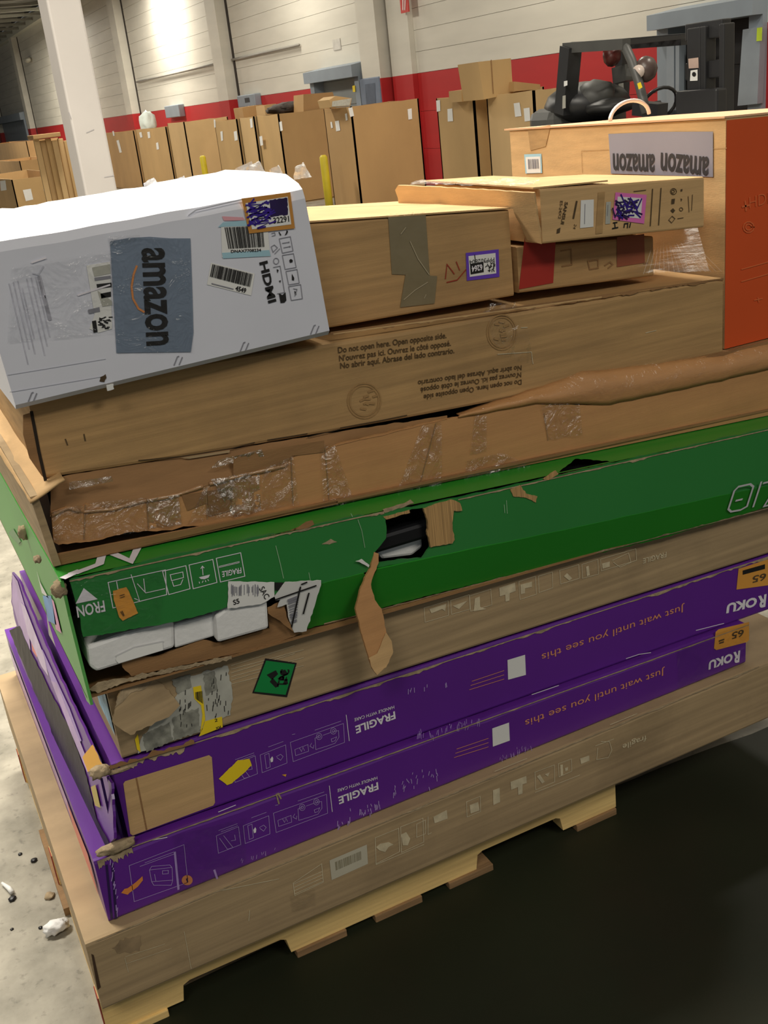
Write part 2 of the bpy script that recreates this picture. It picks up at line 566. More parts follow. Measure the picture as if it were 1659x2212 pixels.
o = mesh('floor', [(-16, -9, 0), (XW, -9, 0), (XW, 75, 0), (-16, 75, 0)], [(0, 1, 2, 3)], FLOOR, kind='structure')
# near-black strip of floor in front of the pallet, with its own material
def make_dark_strip():
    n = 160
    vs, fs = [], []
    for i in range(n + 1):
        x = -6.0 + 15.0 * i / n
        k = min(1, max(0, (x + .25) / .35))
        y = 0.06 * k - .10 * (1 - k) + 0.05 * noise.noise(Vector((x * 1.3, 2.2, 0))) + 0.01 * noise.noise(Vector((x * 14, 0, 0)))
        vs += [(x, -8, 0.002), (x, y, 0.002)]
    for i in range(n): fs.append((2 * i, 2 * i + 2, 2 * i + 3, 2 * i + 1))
    return mesh('dark_floor_strip', vs, fs, DARK_FLOOR, o)
make_dark_strip()
CEIL = mat('roof_deck', (96, 96, 92), 0.8, 0.1, 2)
ce = mesh('ceiling', [(-16, -9, 6.6), (XW, -9, 6.6), (XW, 75, 6.6), (-16, 75, 6.6)], [(0, 1, 2, 3)], CEIL, kind='structure')
JOIST = mat('joist_paint', (120, 120, 112), 0.7, 0.1, 2)
for i in range(24):
    y = 30 + i * 1.9
    box('joist', (-16, y, 6.1), (XW - 0.25, y + 0.12, 6.2), JOIST, ce)
    box('joist', (-16, y, 6.5), (XW - 0.25, y + 0.12, 6.6), JOIST, ce)
# wall on the far side: courses of painted block between pilasters
WHITE_W = mat('white_wall_paint', (208, 204, 192), 0.75, 0.06, 1.2, (1, 0.5, 3), 0.05, 8, stain=0.12, stain_rgb=(190, 184, 168), stain_scale=0.7)
RED_W = mat('red_wall_paint', (176, 34, 36), 0.55, 0.07, 1.0, (1, 0.5, 3), 0.05, 8)
JOINT = mat('wall_joint_grey', (190, 184, 170), 0.9, 0.05)  # backing colour that shows in the joints between courses
wl = box('wall_right', (XW + 0.02, -9, 0), (XW + 0.4, 75, 6.6), JOINT, kind='structure')
RZ = 1.89
zs = [0.0, 0.63, 1.26, RZ]
z = RZ
while z < 6.3:
    z += 0.345
    zs.append(z)
PIL = [6.9, 16.94, 25.5, 35.3, 45.2, 55.6, 66.0]
ys = [-9] + PIL + [75]
for k in range(len(ys) - 1):
    a, b = ys[k] + 0.78, ys[k + 1] - 0.08
    if b - a < 1 or k == 0: continue
    for i in range(len(zs) - 1):
        box('wall_panel', (XW, a, zs[i] + (0.003 if i else 0)), (XW + 0.03, b, min(zs[i + 1], 6.6) - 0.003), RED_W if zs[i] < RZ - .01 else WHITE_W, wl)
i = 1
CAULK = mat('expansion_joint', (52, 46, 42), 0.8, 0.1)
for y in PIL:
    t = thing('trim_%d' % i, 'painted concrete pilaster', 'pilaster', (XW, y, 0)); del t['label']; del t['category']
    t['kind'] = 'structure'
    i += 1
    for (za, zb, m) in ((0, RZ, RED_W), (RZ, 6.6, WHITE_W)):
        box('pilaster_face', (XW - 0.28, y + 0.04, za), (XW + 0.1, y + 0.80, zb), m, t)
        if y == 16.94:
            box('pilaster_face', (XW - 0.10, y - 0.85, za), (XW + 0.1, y - 0.08, zb), m, t)
    box('joint_filler', (XW - 0.02, y - 0.08, 0), (XW + 0.1, y + 0.04, 6.6), CAULK, t)
we = box('wall_back', (-16, 75, 0), (XW + .4, 75.3, 6.6), WHITE_W, kind='structure')
# beam along the top of the wall
box('trim_9', (XW - 0.3, -9, 6.0), (XW, 75, 6.35), mat('eave_beam', (190, 190, 178), 0.7, 0.05), kind='structure')
# ================================================================== the loaded pallet
def xz(q, y):
    p = at(q, PY(y)); return p.x, p.z

# ---- pallet
pal = thing('wooden_pallet', 'pale pine pallet with notched runners under the stack of cartons', 'pallet', (0.61, 0.5, 0))
zb_, zt_ = 0.018, 0.108
def stringer(y0, y1, m):
    prof = [(0, zb_), (0.152, zb_), (0.158, zb_ + .036), (0.172, zb_ + .042), (0.366, zb_ + .042), (0.378, zb_ + .036), (0.384, zb_), (0.832, zb_), (0.838, zb_ + .036), (0.852, zb_ + .042),
            (1.048, zb_ + .042), (1.06, zb_ + .036), (1.067, zb_), (1.219, zb_), (1.219, zt_), (0, zt_)]
    prof = [(x * .988 + .008, z) for x, z in prof]
    vs = [(x, y0, z) for x, z in prof] + [(x, y1, z) for x, z in prof]
    n = len(prof)
    fs = [tuple(range(n)), tuple(reversed(range(n, 2 * n)))] + [(i, (i + 1) % n, (i + 1) % n + n, i + n) for i in range(n)]
    s = mesh('stringer', vs, fs, m, pal)
    box('painted_end', (0.006, y0 + .002, zb_ + .002), (0.0095, y1 - .002, zt_ - .002), WOOD_R, s)
    return s
for y in (0.0, 0.48, 0.96):
    stringer(y, y + 0.04, WOOD)
rr = random.Random(4)
for i in range(7):
    x = 0.03 + i * (1.195 - 0.13) / 6
    box('deck_board', (x, -0.004 - rr.uniform(0, .008), zt_), (x + 0.11, 1.006, zt_ + 0.018), WOOD if i % 3 else WOOD_D, pal, 0.002)
PXO = 0.008
for x in (0.0, 0.385, 0.565, 0.745, 1.085):
    box('bottom_board', (x + .012, -0.006, 0.0), (x + 0.125, 1.002, 0.018), WOOD_D if x > .3 else WOOD, pal, 0.002)
box('wood_splinter', (0.0, 0.40, 0.0), (0.016, 0.70, 0.03), WOOD_D, pal, rot=Matrix.Rotation(0.06, 3, 'X'))

# ---- bottom brown carton
YB = -0.06
b1 = thing('long_carton', 'greyish brown long carton with pale printed icons lying directly on the pallet', 'box', (0.85, 0.5, 0.127))
carton('body', 0.008, 1.78, YB, 1.09, (0.132, 0.132), (0.287, 0.287), KRAFT_G, b1, 3, jit=.003)
PB = PY(YB)
decal('shipping_label', B5(862, 1130, 1085, 1035, 1092, 1150, 875, 1248), PB, mat('faded_label', (196, 190, 170), 0.6, 0.05), b1)
barcode(B5(895, 1140, 1055, 1072, 1057, 1122, 900, 1190), PB, mat('faded_bar', (150, 142, 118), 0.6), b1, 5, 18, fill=.6)
ic = []
ic += [quadbox(B5(1135, 995, 1275, 938, 1280, 1078, 1140, 1150)), quadbox(B5(1287, 930, 1420, 878, 1425, 1020, 1292, 1082)), B5(1450, 870, 1450, 975, 1470, 965), B5(1140, 1155, 1425, 1035)]
ic += [quadbox(B6(235, 945, 300, 918, 302, 990, 238, 1016)), quadbox(B6(0, 1050, 42, 1030, 42, 1095, 0, 1112)), quadbox(B6(558, 805, 650, 770, 652, 850, 562, 888)), quadbox(B6(668, 765, 730, 742, 732, 800, 672, 826))]
ic += [B6(915, 580, 1040, 528), B6(845, 680, 930, 648), B6(370, 800, 520, 740), B6(560, 900, 770, 818)]
ic += [B6(855, 690, 850, 745, 905, 735, 922, 700, 910, 660, 870, 660), B5(650, 1270, 820, 1195), B5(655, 1290, 820, 1215), B5(655, 1310, 820, 1235), B5(655, 1330, 822, 1255), quadbox(B5(645, 1265, 815, 1150, 825, 1260, 655, 1340)), B5(215, 1310, 560, 1240), B5(380, 1490, 385, 1430)]
strokes('printed_icon', ic, PB, 0.0016, INK_P, b1)
for q in (B5(1140, 1050, 1165, 1030, 1215, 1020, 1245, 1035, 1215, 1050, 1195, 1080, 1160, 1070), B5(1290, 975, 1320, 960, 1345, 1000, 1330, 1040, 1300, 1040),
          B5(1482, 870, 1562, 828, 1568, 880, 1490, 908), B6(250, 960, 290, 945, 298, 985, 255, 1000),
          B6(360, 890, 392, 878, 394, 945, 362, 960), B6(443, 850, 518, 822, 520, 855, 500, 862, 500, 905, 480, 912, 478, 875, 446, 888),
          B6(568, 825, 582, 815, 605, 850, 592, 858), B6(605, 815, 628, 805, 620, 825), B6(678, 770, 690, 768, 692, 820, 680, 822), B6(700, 785, 715, 780, 714, 795, 702, 800), B6(772, 740, 815, 725, 816, 750, 776, 766)):
    decal('printed_icon', q, PB, INK_P, b1)
text('fragile', B6(1085, 630)[0], B6(972, 675)[0], 0.014, PB, INK_P, b1, 0.01)
wear((208, 2034), (1640, 1440), PB, 0.006, TORN, b1, 3, n=120, bias=.1)
decal('grime', rough(B7(860, 930, 1010, 900, 1000, 1010, 860, 1030, 800, 990), 3, 6, 2), PB, mat('grime_mark', (148, 126, 96), 0.9, 0.3, 30), b1, .0008)
strokes('scuff', [B7(900, 1050, 1180, 960), B7(905, 1100, 1230, 990), B7(895, 1060, 920, 1160), B7(1320, 870, 1370, 1135)], PB, 0.001, INK_P, b1)
# dark split at its front left corner
decal('split_corner', B7(655, 1030, 672, 1040, 722, 1270, 700, 1290), PB, mat('split_inside', (70, 50, 34), 0.9), b1)
crumple('clear_tape', [at(q, PB, .003) for q in B5(640, 1440, 780, 1400, 775, 1300, 625, 1340)], 14, 14, .0015, FILM, b1, 4)

# ---- lower purple carton
Y1 = -0.03
P1 = PY(Y1)
p1 = thing('purple_carton', 'lower purple carton with arrow diagram on its left end, below the other purple one', 'box', (0.8, 0.5, 0.287))
z1 = (0.424, 0.392)
carton('body', 0.058, xz((1611, 1390), Y1)[0], Y1, 1.06, (0.288, 0.288), z1, PURPLE, p1, 5, jit=.004)
# ---- upper purple carton
Y2 = -0.008
P2 = PY(Y2)
p2 = thing('purple_carton', 'upper purple carton with tan blank panel and yellow sticker on its front', 'box', (0.8, 0.5, 0.42))
z2 = (0.586, 0.534)
carton('body', 0.128, 1.70, Y2, 1.03, (0.427, 0.388), z2, PURPLE, p2, 6, jit=.004)
def fragile(pl, par, k, s):
    f = lambda *c: [(x + k[0], y + k[1]) for x, y in B5(*c)]
    text('FRAGILE', f(1252, 240)[0], f(1015, 330)[0], 0.0165, pl, INK_W, par, 0.03)
    text('HANDLE WITH CARE', f(1248, 205)[0], f(1010, 282)[0], 0.0068, pl, INK_W, par, 0.01)
    strokes('printed_rule', [f(962, 262, 980, 415)], pl, .0013, INK_W, par)
    tr = [quadbox(f(628, 425, 945, 312, 952, 425, 645, 540)), quadbox(f(655, 468, 733, 438, 737, 478, 660, 504)), quadbox(f(448, 500, 600, 440, 608, 548, 460, 606)), quadbox(f(475, 500, 500, 490, 508, 572, 485, 582)),
          f(800, 388, 775, 400, 780, 468, 850, 446, 895, 430, 918, 395, 916, 355, 885, 360), f(825, 382, 868, 366), quadbox(f(872, 405, 905, 392, 895, 415, 876, 422)), f(775, 352, 930, 298), f(498, 452, 585, 420), f(655, 375, 640, 378),
          f(755, 430, 745, 448, 765, 460, 768, 442), f(683, 460, 695, 480, 703, 454, 712, 474), f(545, 510, 570, 496, 585, 510, 570, 532, 548, 516)]
    for cx, cy in ((800, 390), (885, 357)):
        tr.append(f(*[v for t in range(13) for v in (cx + 17 * math.cos(t * math.pi / 6), cy + 19 * math.sin(t * math.pi / 6))]))
        tr.append(f(*[v for t in range(9) for v in (cx + 8 * math.cos(t * math.pi / 4), cy + 9 * math.sin(t * math.pi / 4))]))
    strokes('printed_icon', tr, pl, .0011, INK_L, par)
    decal('printed_icon', f(508, 525, 520, 508, 526, 520, 524, 540, 512, 544), pl, INK_W, par)
    tr2 = [f(290, 535, 420, 505), f(430, 520, 420, 505), f(418, 505, 432, 612), f(432, 612, 300, 660)]
fragile(P2, p2, (0, 0), 1)
fragile(P1, p1, (-36.6, 153), 1)
for (par, pl, k) in ((p2, P2, (0, 0)), (p1, P1, (-36, 153))):
    f = lambda *c: [(x + k[0], y + k[1]) for x, y in B5(*c)]
    t = [quadbox(f(285, 560, 418, 506, 432, 612, 298, 664)), f(305, 575, 352, 640), f(330, 560, 385, 630), f(352, 640, 385, 630), f(375, 590, 400, 585, 395, 555), f(300, 528, 410, 488), f(315, 536, 412, 500)]
    strokes('printed_icon', t, pl, .0011, INK_L, par)
def slogan(pl, par, K_, base, t0, t1, hq, lx):
    text('Just wait until you see this', K_(*t0)[0], K_(*t1)[0], 0.017, pl, INK_O, par, 0.0)
    decal('blank_code_patch', K_(*hq), pl, PAPER, par)
    ln = []
    for i in range(3):
        ln.append(K_(lx[0] - 6 * i, lx[1] + 20 * i, lx[2], lx[3] + 20 * i))
    strokes('small_print', ln, pl, .0012, INK_O, par)
slogan(P2, p2, B6, 0, (1265, 15), (590, 248), (429, 275, 512, 250, 516, 345, 432, 368), (262, 375, 412, 325))
slogan(P1, p1, B6, 0, (1172, 315), (512, 560), (357, 598, 436, 570, 440, 655, 360, 684), (190, 695, 338, 645))
def roku(pl, par, kR, oku0, oku1, hR, hO):
    text('R', kR[0], kR[1], hR, pl, INK_W, par, 0.045)
    text('OKU', oku0, oku1, hO, pl, INK_W, par, 0.045)
roku(P2, p2, [B3(1652, 622)[0], B3(1612, 633)[0]], B3(1609, 634)[0], B3(1466, 668)[0], 0.030, 0.022)
roku(P1, p1, [B6(1528, 232)[0], B6(1495, 242)[0]], B6(1493, 243)[0], B6(1380, 282)[0], 0.028, 0.021)
decal('screen_size_label', B3(1520, 500, 1680, 448, 1680, 575, 1510, 598), P2, LAB_O, p2)
text('65', B3(1652, 520)[0], B3(1588, 535)[0], 0.017, P2, INK_B, p2, .02, off=.002)
decal('label_bar', B3(1540, 508, 1645, 478, 1645, 500, 1540, 528), P2, INK, p2, .002)
decal('screen_size_label', B6(1412, 142, 1425, 130, 1570, 95, 1570, 180, 1560, 190, 1415, 228, 1404, 220), P1, LAB_O, p1)
text('65', B6(1546, 130)[0], B6(1490, 146)[0], 0.017, P1, INK_B, p1, .02, off=.002)
strokes('label_print', [B6(1430, 185, 1450, 178), B6(1432, 195, 1448, 190)], P1, .004, INK_B, p1, .002)
# kraft panel and stickers on the upper one
decal('blank_panel', B4(850, 775, 862, 758, 1440, 578, 1460, 592, 1482, 905, 1470, 925, 915, 1132, 898, 1120), P2, KRAFT_L, p2)
strokes('panel_fold', [B4(940, 740, 1010, 1090)], P2, .003, KRAFT_D, p2, .0016)
decal('yellow_sticker', rough(B4(1508, 742, 1640, 612, 1720, 605, 1735, 650, 1600, 772, 1565, 785), .8, 6, 3), P2, LAB_Y, p2, .002)
decal('yellow_crumb', B5(578, 618, 605, 615, 600, 630), P2, LAB_YD, p2)
# scuffs
wear((236, 1660), (400, 1612), P2, 0.016, TORN, p2, 7, n=40, bias=.4)
wear((395, 1614), (1660, 1203), P2, 0.007, TORN, p2, 8, n=160, bias=.3)
wear((210, 1862), (285, 1832), P1, 0.022, TORN, p1, 9, n=30, bias=.6)
wear((285, 1830), (1618, 1350), P1, 0.003, TORN, p1, 10, n=160, bias=.2)
rs = random.Random(9)
def scuffs(par, pl, a, b, n, amp, seed, m, wmax=.0016):
    rs = random.Random(seed); L = []
    for i in range(n):
        t = rs.random()
        x = a[0] + (b[0] - a[0]) * t + rs.uniform(-4, 4); y = a[1] + (b[1] - a[1]) * t + rs.gauss(0, amp)
        dx = rs.uniform(-2, 2); dy = rs.uniform(3, 11)
        L.append([(x, y), (x + dx, y + dy)])
    strokes('scuff', L, pl, wmax, m, par)
scuffs(p2, P2, (600, 1720), (775, 1655), 34, 3, 1, INK_L)
scuffs(p1, P1, (730, 1780), (820, 1735), 28, 5, 2, INK_L)
scuffs(p2, P2, (890, 1600), (980, 1570), 14, 4, 3, INK_L)
scuffs(p1, P1, (850, 1700), (950, 1665), 26, 8, 4, INK_L)
scuffs(p1, P1, (905, 1585), (1035, 1555), 40, 4, 5, INK_L, .0010)
scuffs(p1, P1, (1070, 1640), (1150, 1610), 22, 3, 6, INK_L, .0010)
scuffs(p1, P1, (520, 1860), (600, 1830), 10, 2, 7, INK_L, .0010)
scuffs(p1, P1, (240, 1850), (255, 1970), 16, 3, 8, INK_L)
scuffs(p2, P2, (880, 1490), (960, 1475), 8, 2, 11, INK_L)
strokes('torn_gash', [B5(545, 735, 560, 790), B5(555, 730, 572, 760)], P1, .003, TORN, p1)
strokes('crease', [B6(545, 438, 670, 395), B6(990, 268, 1050, 248, 1105, 240), B6(1320, 135, 1450, 102), B5(200, 840, 300, 800), B4(1040, 1165, 1150, 1145)], P1, .0016, INK_W, p1)
# arrow diagram on the lower one
strokes('printed_icon', [quadbox(B4(890, 1340, 1268, 1195, 1295, 1455, 925, 1588)), B4(1000, 1320, 1200, 1245), B4(965, 1345, 1205, 1258),
        quadbox(B4(1030, 1370, 1185, 1352, 1190, 1440, 1045, 1450)), B4(1045, 1450, 1060, 1475, 1180, 1475, 1190, 1440), B4(1065, 1400, 1075, 1448), B4(1120, 1375, 1160, 1372, 1160, 1395, 1120, 1398, 1120, 1375), B4(1030, 1370, 1045, 1345, 1170, 1335, 1185, 1352)], P1, .0011, INK_L, p1)
decal('arrow_print', B4(982, 1412, 985, 1440, 950, 1485, 895, 1525, 880, 1540, 835, 1528, 858, 1500, 880, 1495, 935, 1455), P1, mat('arrow_orange', (226, 140, 70), .5, .05), p1)
decal('number_dot', B4(*[v for t in range(16) for v in (1290 + 38 * math.cos(t * math.pi / 8), 1440 + 35 * math.sin(t * math.pi / 8))]), P1, mat('dot_orange', (214, 140, 90), .5, .05), p1)
strokes('dot_figure', [B4(1293, 1452, 1285, 1432, 1292, 1428)], P1, .002, PURPLE_D, p1, .0018)
crumple('clear_tape', [at(q, P1, .003) for q in B4(1240, 1560, 1700, 1400, 1690, 1010, 1190, 1130)], 30, 24, .0012, FILM, p1, 8)
crumple('clear_tape', [at(q, P1, .003) for q in B6(1235, 410, 1560, 300, 1580, 90, 1230, 215)], 20, 16, .001, FILM, p1, 9)
strokes('tape_edge', [B5(175, 1190, 195, 1250), B4(1205, 1250, 1230, 1500)], P1, .004, INK_L, p1)
# corner folds of board at the left ends
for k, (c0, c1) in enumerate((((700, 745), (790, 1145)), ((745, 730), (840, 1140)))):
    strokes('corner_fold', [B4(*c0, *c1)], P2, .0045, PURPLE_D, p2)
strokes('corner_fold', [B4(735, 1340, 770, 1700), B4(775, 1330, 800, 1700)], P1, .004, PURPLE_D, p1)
# torn grey lump at the corner between the two purple cartons
def lump(name, c, s, m, par, seed, sub=3, amp=.35, fr=3.0):
    bm = bmesh.new()
    bmesh.ops.create_icosphere(bm, subdivisions=sub, radius=1)
    for v in bm.verts:
        k = 1 + amp * noise.noise(v.co * fr + Vector((seed, seed * 2, 0))) + amp * .5 * noise.noise(v.co * fr * 2.7 + Vector((seed, 0, 3)))
        v.co = Vector((v.co.x * s[0], v.co.y * s[1], v.co.z * s[2])) * k + Vector(c)
    me = bpy.data.meshes.new(name); bm.to_mesh(me); bm.free()
    for p in me.polygons: p.use_smooth = True
    return link(name, me, m, par)
c = at(B4(800, 1210)[0], PY(-.028)); lump('torn_corner', c, (.034, .01, .011), TORN, p1, 3)
c = at(B4(690, 690)[0], PY(-.01)); lump('torn_corner', c, (.018, .012, .012), TORN, p2, 4)
c = at(B4(840, 670)[0], PY(-.005)); lump('torn_corner', c, (.035, .006, .006), TORN, p2, 5)
# ---- left ends of the purple cartons: printed pictures and wrinkled wrap
XL2, XL1 = 0.128, 0.058
Q2, Q1 = PX(XL2), PX(XL1)
def left_quad(x, y0, y1, za, zb_):   # bl, br, tr, tl seen from the left
    return [(x, y1, za), (x, y0, za), (x, y0, zb_), (x, y1, zb_)]
def band(name, x, y0, y1, z0, z1, z2, z3, m, par, off=.002):
    return mesh(name, [(x - off, y0, z0), (x - off, y0, z1), (x - off, y1, z3), (x - off, y1, z2)], [(0, 1, 2, 3)], m, par)
band('print_or_sheen', XL1, .02, 1.03, .335, .385, .33, .40, LILAC_P, p1)
band('print_or_sheen', XL1, .03, .25, .305, .40, .32, .38, CORAL_P, p1, .0025)
# its flaring left end flap: purple board with a dark glossy picture band, lilac sheen strips painted on it
FLP = P3((.124, 0, .60), (.104, 1, .66), (.092, 0, .44))
fl = sheet('end_flap', rough(ID(26, 1236, 40, 1252, 75, 1335, 120, 1442, 165, 1540, 215, 1650, 240, 1692, 246, 1812, 232, 1826, 205, 1832, 180, 1762, 140, 1662, 95, 1545, 58, 1462, 22, 1368, 36, 1352, 24, 1300), 1.0, 12, 77), FLP, .005, PURPLE, p2)
decal('dark_band', rough(ID(20, 1362, 42, 1352, 72, 1420, 112, 1500, 152, 1580, 188, 1680, 208, 1768, 236, 1822, 206, 1830, 182, 1760, 142, 1660, 97, 1543, 60, 1460), 1.2, 10, 78), FLP, FILM_K, fl, .002)
decal('print_or_sheen', ID(27, 1240, 38, 1256, 60, 1330, 66, 1410, 50, 1372, 40, 1350, 26, 1300), FLP, LILAC_P, fl, .0015)
decal('print_or_sheen', ID(64, 1362, 74, 1366, 80, 1420, 70, 1405), FLP, CORAL_P, fl, .002)
decal('print_or_sheen', ID(110, 1470, 122, 1475, 168, 1590, 196, 1660, 188, 1668, 150, 1575), FLP, LILAC_P, fl, .002)
decal('print_or_sheen', ID(84, 1400, 92, 1404, 150, 1530, 176, 1600, 168, 1606, 130, 1520), FLP, INK_L, fl, .0018)
decal('print_or_sheen', ID(44, 1300, 54, 1310, 96, 1420, 104, 1460, 90, 1440, 60, 1370), FLP, mat('pale_lilac_sheen', (206, 186, 222), .35, .15, 20), fl, .0022)  # pale highlight strip put into the colour
decal('amber_sticker', rough(ID(178, 1636, 200, 1608, 221, 1650, 190, 1668), .8, 6, 79), FLP, LAB_YD, fl, .003)
decal('yellow_print', ID(196, 1700, 206, 1695, 217, 1745, 205, 1740), FLP, mat('dull_yellow_print', (190, 170, 90), .5, .1), fl, .003)

# ---- brown carton between purple and green
Y3 = -0.012
P3_ = PY(Y3)
b3 = thing('long_carton', 'dirty brown carton with torn label and green square sticker, between purple and green cartons', 'box', (0.9, 0.5, 0.58))
carton('body', 0.148, 1.72, Y3, 1.03, (0.592, 0.538), (0.742, 0.676), KRAFT_G, b3, 8, jit=.004)
decal('torn_label', rough(ID(298, 1628, 303, 1600, 340, 1545, 383, 1500, 378, 1474, 405, 1462, 440, 1450, 492, 1438, 502, 1500, 498, 1545, 480, 1552, 400, 1590), 2.5, 7, 3), P3_, PAPER_G, b3)
for q in (B4(1180, 60, 1310, 20, 1320, 110, 1230, 160), B4(1400, 20, 1480, 0, 1500, 120, 1420, 170), B4(980, 440, 1170, 350, 1190, 480, 1010, 560), B4(1190, 320, 1370, 250, 1380, 420, 1200, 480)):
    decal('label_panel', rough(q, 2, 5, 9), P3_, mat('smudged_panel', (140, 140, 130), .7, .4, 60), b3, .0017)
rr = random.Random(12); L = []
for i in range(60):
    x = rr.uniform(385, 495); y = 1480 + (495 - x) * .35 + rr.uniform(-30, 60)
    if 415 < x < 445: continue
    L.append([(x, y), (x + rr.uniform(-1, 1), y + rr.uniform(4, 12))])
strokes('smudged_text', L, P3_, .0012, INK, b3, .0019)
for q in (B4(1330, 110, 1385, 98, 1395, 170, 1405, 230, 1415, 330, 1380, 430, 1395, 300, 1385, 235, 1340, 190), B4(1412, 345, 1530, 312, 1535, 385, 1370, 450, 1395, 400), B4(930, 470, 950, 430, 970, 560, 945, 540)):
    decal('yellow_label_strip', q, P3_, LAB_Y, b3, .0022)
barcode(B4(1345, 145, 1395, 135, 1400, 225, 1348, 190), P3_, INK, b3, 3, 9, .0026)
text('2', B4(1480, 350)[0], B4(1500, 345)[0], .006, P3_, INK, b3, .02, .0026); text('Rx', B4(1520, 375)[0], B4(1485, 388)[0], .006, P3_, INK, b3, .02, .0026)
# green square sticker with a dark mark
gq = B5(405, 135, 430, 30, 470, -72, 665, -35, 612, 155)
decal('green_sticker', [(545, 1497), (573, 1422), (641, 1432), (620, 1506)], P3_, INK, b3, .0014)
decal('green_sticker', [(549, 1494), (575, 1427), (637, 1435), (617, 1501)], P3_, LAB_GR, b3, .0018)
for q in (B2(380, 1230, 440, 1200, 455, 1225, 415, 1262), B2(400, 1275, 420, 1250, 460, 1295, 440, 1315), B2(450, 1255, 500, 1225, 490, 1265), B2(465, 1210, 500, 1195, 520, 1225, 500, 1235), B2(485, 1290, 510, 1240, 520, 1290)):
    decal('sticker_mark', q, P3_, INK, b3, .0022)
text('TPC', B2(505, 1310)[0], B2(530, 1195)[0], .018, P3_, INK, b3, .02, .0022)
text('FRAGILE', B3(1180, 420)[0], B3(1068, 452)[0], .012, P3_, INK_P, b3, .02)
text('CARTON', B3(1180, 385)[0], B3(1075, 412)[0], .006, P3_, INK_P, b3, .0) if False else None
strokes('printed_icon', [quadbox(B3(35, 685, 148, 650, 150, 720, 40, 752)), quadbox(B3(160, 650, 248, 622, 252, 690, 165, 715)), quadbox(B3(250, 628, 350, 596, 355, 670, 255, 700)), quadbox(B3(482, 560, 560, 535, 565, 620, 488, 645)),
        quadbox(B3(575, 535, 640, 515, 642, 590, 578, 612)), quadbox(B3(675, 508, 765, 480, 768, 545, 680, 572)), quadbox(B3(780, 480, 855, 455, 858, 525, 783, 545)), quadbox(B3(868, 455, 1035, 405, 1038, 460, 872, 510)),
        B3(925, 460, 1000, 425, 1012, 470, 960, 492, 930, 470)], P3_, .0014, INK_P, b3)
for q in (B3(390, 590, 465, 565, 468, 605, 440, 615, 438, 650, 420, 655, 418, 622, 393, 630), B3(275, 640, 298, 630, 300, 680, 330, 690, 270, 700), B3(490, 575, 545, 560, 545, 585, 512, 592, 512, 615, 492, 620), B3(695, 535, 710, 520, 735, 545, 720, 555), B3(800, 490, 812, 485, 818, 530, 804, 535), B3(875, 475, 912, 465, 912, 490, 878, 500), B3(170, 675, 240, 650, 200, 690), B3(60, 690, 140, 665, 135, 700, 120, 690, 70, 710)):
    decal('printed_icon', q, P3_, INK_P, b3)
strokes('scuff', [B2(150, 1170 + 24 * i, 560 + 60 * (i % 2), 1040 + 26 * i) for i in range(6)], P3_, .0011, INK_P, b3)
# torn kraft flap standing off its front, left
def board(name, pts3, thick, m, par, nrm):
    n = len(pts3); nrm = Vector(nrm).normalized() * thick
    f = [Vector(p) for p in pts3]; bk = [p + nrm for p in f]
    tr = [tuple(t) for t in tessellate_polygon([f])]
    fs = tr + [tuple(i + n for i in reversed(t)) for t in tr] + [(i, (i + 1) % n, (i + 1) % n + n, i + n) for i in range(n)]
    return mesh(name, f + bk, fs, m, par)
fl = rough(B4(775, 350, 830, 130, 860, 75, 905, 55, 985, 45, 1010, 5, 1060, 50, 1165, 130, 1240, 235, 1180, 300, 900, 440, 830, 395), 2.0, 8, 21)
board('torn_flap', [at(q, P3(at((250, 1580), PY(-.06)), at((380, 1530), PY(-.025)), at((310, 1470), PY(-.018)))) for q in fl], .004, KRAFT_G, b3, (0, 1, 0))
fl = rough(B4(790, 250, 850, 90, 900, 60, 980, 60, 1005, 30, 1050, 70, 1000, 120, 900, 150, 840, 215), 2.0, 6, 22)
decal('bare_fibre', fl, P3(at((250, 1580), PY(-.06)), at((380, 1530), PY(-.025)), at((310, 1470), PY(-.018))), TORN, b3, .0015)
# its left end with a blue printed label
band('end_label', 0.148, .0, .12, .635, .735, .64, .735, mat('blue_scribble_label', (150, 190, 220), .6, .5, 35), b3)
wear((238, 1660), (420, 1605), PY(-.013), .012, KRAFT_D, b3, 13, n=30, bias=.5, side=-1)

# ---- green carton, torn open
YG = -0.06
PG = PY(YG)
g = thing('green_carton', 'torn green carton with white foam showing through its ripped front', 'box', (0.9, 0.5, 0.74))
def gz(x, a, b): return a + (b - a) * (x - .11) / 1.5
xg0, xg1 = 0.112, 1.73
gtop = lambda x: gz(x, .970, .868)
gbot = lambda x: gz(x, .742, .676)
hole = rough(B2(1155, 205, 1240, 190, 1325, 150, 1400, 142, 1425, 210, 1438, 330, 1445, 400, 1395, 470, 1240, 480, 1110, 500, 1085, 430, 1120, 390, 1158, 340, 1162, 290), 1.0, 9, 31)
upper = rough(ID(150, 1252, 392, 1194, 640, 1143, 760, 1116, 918, 1090, 1161, 1037, 1400, 982, 1700, 916), 1.5, 14, 32, closed=False)
low_edge = rough(ID(1700, 1041, 1200, 1150, 930, 1206, 812, 1226, 790, 1236, 695, 1260, 600, 1283), .8, 14, 33, closed=False)
low_edge += rough(ID(494, 1310, 440, 1328, 346, 1350, 300, 1356, 240, 1368, 180, 1376, 172, 1330), 1.2, 9, 34, closed=False)
sheet('front_panel', upper + low_edge, PG, .005, GREEN, g, holes=[hole])
